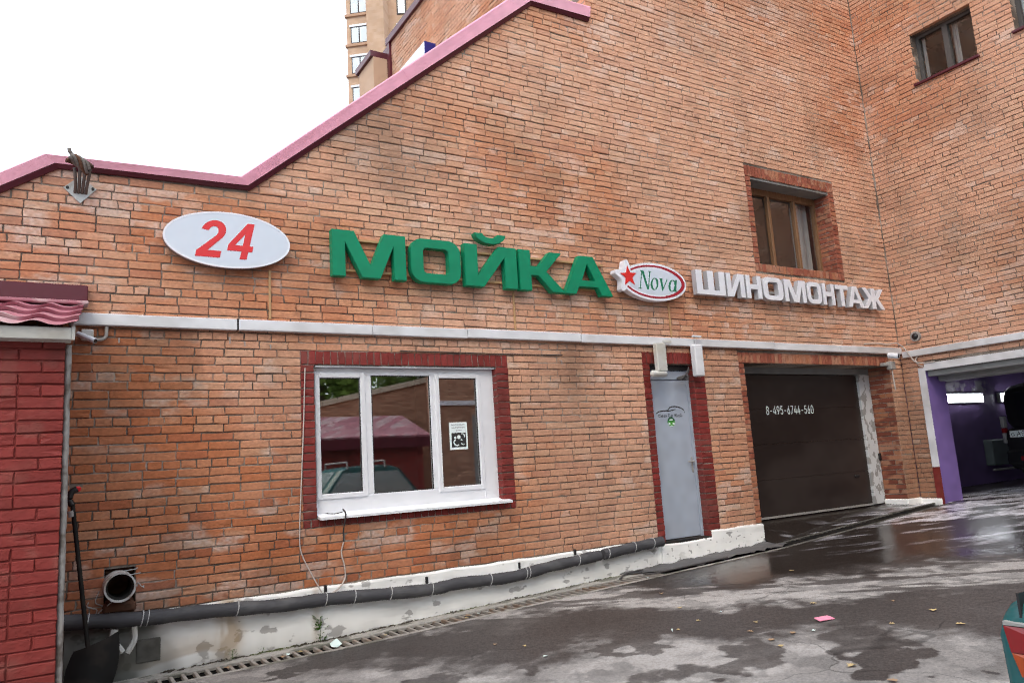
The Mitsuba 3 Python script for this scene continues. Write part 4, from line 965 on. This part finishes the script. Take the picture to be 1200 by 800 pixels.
# ------------------------------------------------------------------ blue and white box sign on the upper wall
S = top('box_sign')
tag(S, 'white box sign with blue end peeping over the pink coping', 'sign')
add(S + '__case', WU.box(4.30, 6.2, .02, .24, 6.0, 6.74, .01), 'm_signwhite')
add(S + '__end_panel', bx(-6.14, -5.92, 4.285, 4.299, 6.01, 6.73), 'm_blue')
for j in range(5): add(S + '__lettering', WU.box(4.6 + .28 * j, 4.73 + .28 * j, .2405, .244, 6.3, 6.42 + .05 * (j % 2)), 'm_blue')

# ------------------------------------------------------------------ far apartment tower
A2 = top('apartment_tower')
tag(A2, 'distant tan brick apartment tower behind the sloping roof', 'building')
# facade frame: through the photo's left edge of the tower
tu = np.array([.777, -.63, 0]); tn = np.array([-.63, -.777, 0])
TW = Frame((9.55, 51.3, 0), tu, tn)
add(A2 + '__wall', TW.box(0, 1.9, -10, 0, 5, 60), 'm_farbrick')
add(A2 + '__pier', TW.box(1.9, 3.45, -8, .35, 5, 60), 'm_farbrick')
TW2 = Frame(TW(np.array([3.45, .0, 0])), (.84, -.54, 0), (-.54, -.84, 0))
add(A2 + '__rear_wall', TW2.box(0, 14, -8, -1.2, 5, 60), 'm_farbrick')
st = 2.82
for i in range(9):
    z = 30.35 + st * i - 2 * st
    w = top(A2 + '__window')
    add(w + '__frame', TW.box(.38, 1.88, .0, .05, z, z + 1.55), 'm_farframe')
    for a in (.46, 1.20): add(w + '__pane', TW.box(a, a + .62, .05, .07, z + .08, z + 1.47), 'm_farpane')
    add(w + '__lintel', TW.box(.25, 1.9, .0, .12, z + 1.56, z + 1.75), 'm_signwhite')
    add(A2 + '__string_course', TW.box(-.12, 1.9, -.2, .16, z - .28, z - .05), 'm_farband')
    w = top(A2 + '__window')
    for a0 in (.9, 4.2):
        add(w + '__frame', TW2.box(a0, a0 + .85, -1.2, -1.13, z + .2, z + 2.0), 'm_farframe')
        add(w + '__pane', TW2.box(a0 + .12, a0 + .73, -1.13, -1.11, z + .3, z + 1.9), 'm_farpane')
        add(w + '__lintel', TW2.box(a0 - .1, a0 + 1.0, -1.2, -1.08, z + 2.02, z + 2.15), 'm_signwhite')
add(A2 + '__cladding_strip', TW2.box(2.6, 3.2, -1.2, -.6, 36.2, 60), 'm_cladding')
add(A2 + '__side_pier', TW2.box(1.9, 2.6, -1.2, -.9, 5, 60), 'm_farband')
ac = top('air_conditioner')
tag(ac, 'white air conditioner below the middle window of the far tower', 'air conditioner')
add(ac + '__case', TW.box(1.05, 1.95, .1, .50, 32.60, 33.25, .03), 'm_signwhite')
add(ac + '__fan_grille', TW.plate(Point(1.42, 32.92).buffer(.24), .50, .53), 'm_greymetal')
dsh = top('satellite_dish')
tag(dsh, 'pale round satellite dish at the edge of the far tower', 'dish')
add(dsh + '__dish', TW2.plate(affinity.scale(Point(.75, 33.9).buffer(.5), .75, 1), -.7, -.6), 'm_oldpipe')
add(dsh + '__arm', TW2.box(.70, .80, -1.2, -.7, 33.6, 33.7), 'm_zinc')

# ------------------------------------------------------------------ cars
def loft(secs, m=32):
    V = np.vstack([s for s in secs]); n = len(secs[0]); F = []
    for i in range(len(secs) - 1):
        for j in range(n):
            a, b = i * n + j, i * n + (j + 1) % n
            F += [[a, b, b + n], [a, b + n, a + n]]
    for o, flip in ((0, 1), ((len(secs) - 1) * n, 0)):
        c = len(V); V = np.vstack([V, V[o:o + n].mean(0)])
        for j in range(n): F.append([c, o + (j + 1) % n, o + j] if flip else [c, o + j, o + (j + 1) % n])
    return tm(V, F)
def sec(x, hw, z0, z1, e=.28, n=32, cy=0, tum=0.0):
    t = np.linspace(0, 2 * math.pi, n, endpoint=False) + .05
    c, s = np.cos(t), np.sin(t)
    y = hw * np.sign(c) * abs(c) ** e; z = (z0 + z1) / 2 + (z1 - z0) / 2 * np.sign(s) * abs(s) ** e
    y = y * (1 - tum * np.clip((z - (z0 + z1) / 2) / (z1 - z0) * 2, -1, 1) ** 2 * (1))
    return np.stack([0 * t + x, cy + y, z], 1)
def wheel(key, x, y, z, r=.29, w=.18):
    add(key + '__tyre', tube([(x, y - w / 2, z), (x, y - w / 2 + .02, z), (x, y + w / 2 - .02, z), (x, y + w / 2, z)], [r * .9, r, r, r * .9], 24), 'm_tyre', 50)
    add(key + '__rim', tube([(x, y - w / 2 - .004, z), (x, y + w / 2 + .004, z)], r * .62, 20), 'm_chrome', 50)
Cr = top('parked_car')
tag(Cr, 'teal green saloon car whose rear corner shows at the bottom right', 'car')
cx0, cyc, gz0 = -8.93, -6.35, float(gz(-8, -6.4)) - .012
hwb = .80
body = [sec(cx0 + t_, hwb * w_, gz0 + a_, gz0 + b_, .30, cy=cyc, tum=.06) for t_, w_, a_, b_ in
        ((.0, .93, .40, .745), (.02, .965, .32, .785), (.07, .985, .27, .805), (.18, .99, .24, .815), (.6, 1, .22, .83), (1.3, 1, .20, .85), (2.2, 1, .20, .86), (3.2, 1, .20, .84), (3.9, .985, .22, .77), (4.2, .96, .26, .71), (4.30, .90, .34, .64))]
add(Cr + '__body', loft(body), 'm_carteal', 35)
X0 = cx0
cab = [((.98, 3.22), .70, .835), ((1.12, 3.08), .69, .93), ((1.52, 2.72), .60, 1.41), ((1.66, 2.58), .575, 1.465), ((1.85, 2.4), .50, 1.485)]
cs = []
for (a, b), hw, z in cab:
    r_ = .10; cs.append(np.array([[X0 + a, cyc - hw + r_, gz0 + z], [X0 + a + r_, cyc - hw, gz0 + z], [X0 + b - r_, cyc - hw, gz0 + z], [X0 + b, cyc - hw + r_, gz0 + z], [X0 + b, cyc + hw - r_, gz0 + z], [X0 + b - r_, cyc + hw, gz0 + z], [X0 + a + r_, cyc + hw, gz0 + z], [X0 + a, cyc + hw - r_, gz0 + z]]))
add(Cr + '__cabin', loft(cs), 'm_carteal', 30)
def glassq(q, off, key, m='m_carglass'):
    q = np.array(q, float); n_ = np.cross(q[1] - q[0], q[2] - q[0]); n_ /= np.linalg.norm(n_); q2 = q + n_ * off
    add(key, tm(np.vstack([q, q2]), [[4, 5, 6], [4, 6, 7], [0, 2, 1], [0, 3, 2], [0, 1, 5], [0, 5, 4], [1, 2, 6], [1, 6, 5], [2, 3, 7], [2, 7, 6], [3, 0, 4], [3, 4, 7]]), m)
def sidey(z, s): return cyc + s * np.interp(z, [.93, 1.41], [.69, .60])
for s in (1, -1):
    for (b0, b1, t0, t1) in ((1.30, 2.02, 1.62, 2.02), (2.10, 2.95, 2.10, 2.64)):
        q = [(X0 + b0, sidey(.95, s), gz0 + .95), (X0 + b1, sidey(.95, s), gz0 + .95), (X0 + t1, sidey(1.37, s), gz0 + 1.37), (X0 + t0, sidey(1.37, s), gz0 + 1.37)]
        if s > 0: q = q[::-1]
        glassq(q, .006, Cr + '__side_window')
glassq([(X0 + 1.10, cyc + .58, gz0 + .92), (X0 + 1.10, cyc - .58, gz0 + .92), (X0 + 1.515, cyc - .50, gz0 + 1.40), (X0 + 1.515, cyc + .50, gz0 + 1.40)], .008, Cr + '__rear_window')
glassq([(X0 + 3.09, cyc - .58, gz0 + .92), (X0 + 3.09, cyc + .58, gz0 + .92), (X0 + 2.725, cyc + .50, gz0 + 1.40), (X0 + 2.725, cyc - .50, gz0 + 1.40)], .008, Cr + '__windscreen')
for s in (1, -1):
    y0, y1 = cyc + s * .735, cyc + s * .44
    lampz = gz0 + np.array([.545, .60, .68])
    def lamp(z0, z1, m, key, f0, f1):
        q = [(X0 - .012, y0 - s * .03 * f0, z0), (X0 - .012, y1, z0), (X0 - .012, y1, z1), (X0 - .012, y0 - s * .03 * f1, z1)]
        if s < 0: q = q[::-1]
        m_ = np.array(q); add(key, trimesh.convex.convex_hull(np.vstack([m_, m_ + [.07, 0, 0], m_.mean(0) - [.012, 0, 0]])), m)
    L = top(Cr + '__tail_light')
    lamp(gz0 + .60, gz0 + .685, 'm_lampred', L + '__red_lens', .45, 0)
    lamp(gz0 + .525, gz0 + .598, 'm_lamporange', L + '__orange_lens', 1.2, .5)
    lamp(gz0 + .687, gz0 + .700, 'm_greymetal', L + '__trim', 0, 0)
    add(Cr + '__shut_line', bx(X0 + .0, X0 + .07, cyc + s * .675, cyc + s * .683, gz0 + .715, gz0 + .795), 'm_black')
add(Cr + '__bumper', bx(X0 - .06, X0 + .2, cyc - .78, cyc + .78, gz0 + .34, gz0 + .46, .03), 'm_black')
add(Cr + '__bumper', bx(X0 + 4.2, X0 + 4.38, cyc - .76, cyc + .76, gz0 + .34, gz0 + .46, .03), 'm_black')
for s in (-1, 1): add(Cr + '__headlight', bx(X0 + 4.22, X0 + 4.325, cyc + s * .5 - .16, cyc + s * .5 + .16, gz0 + .52, gz0 + .66, .02), 'm_chrome')
for x_, s in ((.85, 1), (.85, -1), (3.35, 1), (3.35, -1)): wheel(top(Cr + '__wheel'), X0 + x_, cyc + s * .70, gz0 + .285)
for x_ in (1.7, 2.4): add(Cr + '__roof_rack', tube([(X0 + x_, cyc - .62, gz0 + 1.44), (X0 + x_, cyc - .6, gz0 + 1.56), (X0 + x_, cyc + .6, gz0 + 1.56), (X0 + x_, cyc + .62, gz0 + 1.44)], .018, 6), 'm_zinc')

V2 = top('parked_car')
tag(V2, 'black off-road car seen from behind inside the purple wash bay', 'car')
sx, syc, sz = 2.75, -.95, -1.85
body = [sec(sx + t_, .93 * w_, sz + a_, sz + b_, .22, cy=syc, tum=.05) for t_, w_, a_, b_ in ((.0, .95, .34, 1.02), (.04, .985, .30, 1.06), (.15, 1, .28, 1.08), (2.0, 1, .26, 1.08), (3.9, 1, .28, 1.05), (4.5, .95, .34, .98))]
add(V2 + '__body', loft(body), 'm_suvblack', 35)
body = [sec(sx + t_, hw, sz + 1.0, sz + b_, .30, cy=syc, tum=.10) for t_, hw, b_ in ((.03, .86, 1.70), (.10, .89, 1.80), (.3, .9, 1.83), (2.2, .9, 1.84), (2.7, .88, 1.75), (3.3, .86, 1.1))]
add(V2 + '__cabin', loft(body), 'm_suvblack', 35)
add(V2 + '__rear_window', bx(sx - .004, sx + .05, syc - .66, syc + .66, sz + 1.17, sz + 1.66, .01), 'm_suvglass')
for s in (-1, 1):
    L = top(V2 + '__tail_light')
    add(L + '__clear_lens', bx(sx - .025, sx + .1, syc + s * .91 - .032, syc + s * .91 + .032, sz + 1.05, sz + 1.25, .015), 'm_galv')
    add(L + '__lower_lens', bx(sx - .02, sx + .1, syc + s * .91 - .026, syc + s * .91 + .026, sz + .78, sz + .955, .01), 'm_galv')
    add(L + '__red_lens', bx(sx - .022, sx + .1, syc + s * .91 - .028, syc + s * .91 + .028, sz + .96, sz + 1.045, .01), 'm_lampred')
    add(V2 + '__reflector', bx(sx - .075, sx - .02, syc + s * .55 - .12, syc + s * .55 + .12, sz + .47, sz + .55, .01), 'm_lampred')
    add(V2 + '__mirror', bx(sx + 2.9, sx + 3.05, syc + s * 1.0 - .1, syc + s * 1.0 + .1, sz + 1.1, sz + 1.3, .03), 'm_suvblack')
add(V2 + '__bumper', bx(sx - .07, sx + .2, syc - .9, syc + .9, sz + .40, sz + .66, .04), 'm_suvblack')
Np = V2 + '__number_plate'
add(Np, bx(sx - .016, sx - .004, -.66, -.135, sz + .875, sz + .99, .002), 'm_paper')
tx = meshkit.text_mesh('о А866', .078, .002); v = np.array(tx.vertices)
fp = Frame((sx - .016, 0, 0), (0, -1, 0), (-1, 0, 0))
add(Np + '__lettering', fp.text(tm(v, tx.faces), .155, .0004, sz + .894), 'm_ink')
for x_, s in ((.8, 1), (.8, -1), (3.6, 1), (3.6, -1)): wheel(top(V2 + '__wheel'), sx + x_, syc + s * .82, sz + .37, .37, .24)

# ------------------------------------------------------------------ litter and leaves on the asphalt
def leaf(x, y, s, rot, curl=.3):
    pts = [(0, -.5), (.18, -.42), (.42, -.30), (.30, -.05), (.5, .15), (.22, .22), (.12, .5), (0, .62), (-.12, .5), (-.22, .22), (-.5, .15), (-.30, -.05), (-.42, -.30), (-.18, -.42)]
    P = np.array([(0, 0)] + pts) * s; c, q = math.cos(rot), math.sin(rot)
    X, Y = P[:, 0] * c - P[:, 1] * q, P[:, 0] * q + P[:, 1] * c
    z = gz(x, y) + .008 + curl * s * (abs(P[:, 0]) / s) ** 1.5 * rng.uniform(.3, 1.4, len(P))
    F = [[0, i, i % 14 + 1] for i in range(1, 15)]
    V = np.stack([x + X, y + Y, z], 1)
    return tm(V, F)
leaves = [(-6.27, -2.73, .09, 'm_leafyellow', 'pale'), (-6.04, -3.61, .10, 'm_leafyellow', ''), (-7.12, -3.2, .085, 'm_leafbrown', ''), (-7.55, -3.97, .10, 'm_leafyellow', ''), (-7.44, -3.35, .08, 'm_leafyellow', ''), (-7.25, -2.92, .07, 'm_leafbrown', ''),
          (-6.96, -1.87, .08, 'm_leafyellow', ''), (-7.22, -2.36, .06, 'm_leafyellow', ''), (-7.51, -2.43, .06, 'm_leafyellow', ''), (-6.61, -1.25, .08, 'm_leafbrown', ''), (-8.65, -1.55, .06, 'm_leafbrown', ''), (-8.53, -1.8, .06, 'm_leafyellow', ''),
          (-5.12, -1.6, .09, 'm_leafyellow', ''), (-6.32, -3.96, .09, 'm_leafyellow', ''), (-7.02, -2.77, .06, 'm_leafyellow', ''), (-6.55, -3.6, .06, 'm_leafyellow', ''), (-7.66, -4.3, .09, 'm_leafbrown', ''), (-5.9, -3.2, .06, 'm_leafbrown', ''), (-7.35, -3.2, .09, 'm_leafbrown', ''),
          (-10.0, -.36, .10, 'm_leafbrown', ''), (-9.85, -.30, .07, 'm_leafyellow', ''), (-10.45, -.34, .08, 'm_leafbrown', ''), (-8.25, -.33, .09, 'm_leafbrown', ''), (-8.3, -.4, .07, 'm_leafyellow', ''), (-9.1, -.36, .06, 'm_leafyellow', ''), (-6.0, -.16, .08, 'm_leafbrown', '')]
for i, (x, y, s, m, _) in enumerate(leaves):
    k = add(top('fallen_leaf'), leaf(x, y, s * .62, rng.uniform(0, 6.28), rng.uniform(.2, .7)), m)
    on_drain = y > -.5
    tag(k, ('small dry leaf caught on the drain grate' if on_drain else 'brown fallen leaf lying on the asphalt' if 'brown' in m else 'pale yellow fallen leaf lying on the asphalt'), 'leaf', ('leaves caught on the drain' if on_drain else 'brown leaves on the asphalt' if 'brown' in m else 'yellow leaves on the asphalt'))
V = np.array([[-.075, -.02, 0], [.07, -.045, 0], [.085, .03, 0.01], [-.06, .04, .012]])
k = add('paper_scrap', trimesh.convex.convex_hull(np.vstack([V, V - [0, 0, .004]]) + [-6.69, -3.14, gz(-6.69, -3.14) + .012]), 'm_pinkpaper')
tag(k, 'bright pink scrap of paper on the wet asphalt', 'paper')
k = add('paper_scrap_001', trimesh.convex.convex_hull(np.array([[-.05, -.03, .01], [.045, -.035, .02], [.015, .02, .062], [-.02, .0, .05], [.04, .03, .012], [-.045, .03, .028], [.0, -.04, .0]]) + [-9.56, -.37, gz(-9.56, 0) + .01]), 'm_litter')
tag(k, 'small white crumpled paper on the drain grate', 'paper')
for x, y in ((-7.56, -2.42), (-8.6, -2.2), (-7.0, -3.28), (-6.9, -2.3), (-8.15, -.36), (-9.95, -.33), (-6.1, -.47)):
    k = add(top('litter_speck'), trimesh.convex.convex_hull(rng.normal(0, .010, (8, 3)) * [1.2, 1, .5] + [x, y, gz(x, y) + .012]), 'm_litter')
    tag(k, 'tiny white speck of litter on the ground', 'litter', 'white specks of litter')

# weeds
def weed(x, y, h_, n_, seed):
    r_ = np.random.RandomState(seed); V, F = [], []
    z0 = float(gz(x, 0))
    for i in range(n_):
        a = r_.uniform(0, 6.28); zq = z0 + h_ * r_.uniform(.05, 1); rad = .05 * r_.uniform(.2, 1)
        c = np.array([x + rad * math.cos(a), y + rad * .6 * math.sin(a), zq]); L = h_ * r_.uniform(.12, .24)
        d_ = np.array([math.cos(a), math.sin(a), r_.uniform(.1, .9)]); d_ /= np.linalg.norm(d_); s_ = np.cross(d_, [0, 0, 1]); s_ /= np.linalg.norm(s_)
        b = len(V); V += [c, c + d_ * L * .5 + s_ * L * .25, c + d_ * L, c + d_ * L * .5 - s_ * L * .25]; F += [[b, b + 1, b + 2], [b, b + 2, b + 3]]
    return tm(V, F), tube([(x, y, z0 - .02), (x + .005, y, z0 + h_ * .9)], .003, 5)
for i, (x, y, h_, n_, lab) in enumerate(((-9.60, -.06, .24, 34, 'tallest green weed growing at the plinth foot under the window'), (-10.35, -.05, .08, 40, 'low green weed at the plinth foot left of the window'), (-10.1, -.05, .06, 30, 'second low weed at the plinth foot, between the rust streak and tall weed'))):
    w = top('weed'); lv, stt = weed(x, y, h_, n_, i)
    add(w + '__leaves', lv, 'm_weed'); add(w + '__stem', stt, 'm_weed'); tag(w, lab, 'weed')
mo = []
mat('m_soil', proc(lambda p, n, uv: mix((.05, .042, .032), (.075, .085, .03), smoothstep(.45, .6, fbm(p.x * 4, p.y * 4, 3, 3)))), .95)
for i in range(420):
    x = rng.uniform(-10.9, -8.7) if i < 320 else rng.uniform(-8.7, -6.2); y = -.02 - abs(rng.normal(0, .025)); s_ = rng.uniform(.004, .013)
    mo.append(trimesh.convex.convex_hull(rng.normal(0, s_, (7, 3)) * [1.3, .7, .5] + [x, y, float(gz(x, 0)) + .008]))
k = add('wall_foot_debris', cat(mo), 'm_soil'); tag(k, 'dark crumbs of soil and moss along the plinth foot', 'soil', kind='stuff')

# ------------------------------------------------------------------ across the yard (seen in the window)
W = top('retaining_wall')
tag(W, 'brick retaining wall with pale rising coping across the yard, mirrored in the window', 'wall')
fr = Frame((0, -14, 0), (1, 0, 0), (0, 1, 0))
wp = Polygon([(-16, -2.6), (-16, .2), (-9, .55), (-5.5, 1.0), (-2.4, 1.65), (1, 2.4), (8, 3.2), (8, -2.6)])
add(W + '__wall', fr.plate(wp, -.35, 0), 'm_darkbrick')
cp = []
for p, q in (((-16, .2), (-9, .55)), ((-9, .55), (-5.5, 1.0)), ((-5.5, 1.0), (-2.4, 1.65)), ((-2.4, 1.65), (1, 2.4)), ((1, 2.4), (8, 3.2))):
    n_ = int(abs(q[0] - p[0]) / .4)
    for i in range(n_):
        a0, a1 = p[0] + (q[0] - p[0]) * i / n_, p[0] + (q[0] - p[0]) * (i + 1) / n_ - .02; z0, z1 = np.interp([a0, a1], [p[0], q[0]], [p[1], q[1]])
        add(W + '__coping_stone', fr.plate(Polygon([(a0, z0), (a1, z1), (a1, z1 + .16), (a0, z0 + .16)]), -.40, .06), 'm_coping_stone')
Sh = top('lean_to')
tag(Sh, 'low lean-to with pink metal roof across the yard, mirrored in the window', 'shed')
add(Sh + '__roof', tm(np.array([[x, y, z + dz] for dz in (0, -.05) for x in (-14, -3.3) for y, z in ((-10.6, .02), (-12.4, .66))]), [[0, 1, 3], [0, 3, 2], [4, 7, 5], [4, 6, 7], [0, 4, 5], [0, 5, 1], [2, 3, 7], [2, 7, 6], [0, 2, 6], [0, 6, 4], [1, 5, 7], [1, 7, 3]]), 'm_roofsheet')
add(Sh + '__fascia', bx(-14, -3.3, -10.64, -10.6, -.28, .0), 'm_burgundy')
add(Sh + '__wall', bx(-14, -3.4, -12.3, -10.9, -2.5, .0), 'm_redpaint')
add(Sh + '__rear_wall', bx(-14, -3.4, -13.9, -12.35, -2.5, .58), 'm_darkbrick')
Bk = top('gate_wall')
tag(Bk, 'tall brick wall with pale band and grey door across the yard, mirrored in the right pane', 'wall')
add(Bk + '__wall', bx(-3.05, 6, -11.25, -10.9, -2.5, 5.2), 'm_darkbrick')
add(Bk + '__band', bx(-3.1, 6, -10.9, -10.84, .78, .9), 'm_signwhite')
add(Bk + '__door', bx(-1.9, -.9, -10.9, -10.86, -2.1, .5), 'm_greymetal')
def tree(x, y, z0, H, rad, seed):
    k = top('tree'); r_ = np.random.RandomState(seed)
    add(k + '__trunk', tube(spline([(x, y, z0 - .3), (x + .1, y, z0 + H * .3), (x - .05, y + .1, z0 + H * .75)]), np.linspace(.2, .06, 17), 8), 'm_trunk', True)
    V, F = [], []
    cl = np.array([x, y, z0 + H * .62]) + r_.normal(0, 1, (46, 3)) * [rad * .42, rad * .42, H * .17]
    n_ = 12000
    c = cl[r_.randint(0, len(cl), n_)] + r_.normal(0, .26, (n_, 3))
    d_ = r_.normal(0, 1, (n_, 3)); d_ /= np.linalg.norm(d_, axis=1, keepdims=True); s_ = np.cross(d_, r_.normal(0, 1, (n_, 3))); s_ /= np.linalg.norm(s_, axis=1, keepdims=True)
    L = r_.uniform(.14, .28, (n_, 1))
    V = np.stack([c, c + d_ * L * .5 + s_ * L * .3, c + d_ * L, c + d_ * L * .5 - s_ * L * .3], 1).reshape(-1, 3)
    i = np.arange(n_)[:, None] * 4; F = np.vstack([i + [0, 1, 2], i + [0, 2, 3]])
    add(k + '__crown', tm(V, F), 'm_leaf')
    for j in range(5):
        q = cl[j * 7]; add(k + '__limb', tube([(x, y, z0 + H * (.35 + .06 * j)), tuple(q)], [.05, .015], 6), 'm_trunk')
    return k
for i, (x, y, H, rad) in enumerate(((-10.5, -16.5, 7.5, 2.8), (-7.4, -16.8, 8.2, 3.0), (-4.2, -17.0, 8.0, 3.0), (-1.0, -17.2, 8.6, 3.0), (2.5, -17.0, 8.0, 3.0), (-13.5, -17.0, 7.5, 2.8))):
    k = tree(x, y, -1.6, H, rad, 20 + i)
    tag(k, 'leafy green tree behind the retaining wall, seen only mirrored in the window', 'tree', 'trees behind the retaining wall')

# ------------------------------------------------------------------ each of a kind named by its place
ORD = ['leftmost', 'second from the left', 'third from the left', 'fourth from the left', 'fifth from the left', 'sixth from the left', 'seventh from the left', 'eighth from the left', 'ninth from the left', 'tenth from the left', 'eleventh from the left', 'twelfth from the left', 'thirteenth from the left']
def at_x(key):
    V = np.concatenate([meshkit.WRITTEN[d['filename']][0] for k_, d in scene.items() if (k_ == key or k_.startswith(key + '__')) and d.get('type') == 'ply'])
    q = V.mean(0) - EYE; return (q @ RIGHT) / abs(q @ FWD)
byg = {}
for k_, d_ in labels.items():
    if d_.get('group'): byg.setdefault(d_['group'], []).append(k_)
for g_, ks in byg.items():
    ks.sort(key=(lambda k_: at_x(k_)) if 'trees' not in g_ else (lambda k_: meshkit.WRITTEN[scene[k_ + '__crown']['filename']][0][:, 0].mean()))
    for i_, k_ in enumerate(ks):
        w_ = 'rightmost' if i_ == len(ks) - 1 else ORD[i_]
        labels[k_]['label'] = {'anchors': f'bent metal anchor in the brickwork under the duct, {w_} of these', 'leaves c': f'dry leaf caught on the drain grate, {w_} of these', 'brown le': f'brown fallen leaf on the asphalt, {w_} of the brown ones', 'yellow l': f'yellow fallen leaf on the asphalt, {w_} of the yellow ones',
                               'white sp': f'tiny white speck of litter on the ground, {w_} of these', 'trees be': f'leafy tree mirrored in the window, {w_} of its row'}.get(g_[:8].rstrip() if not g_.startswith('anchors') else 'anchors', labels[k_]['label'])
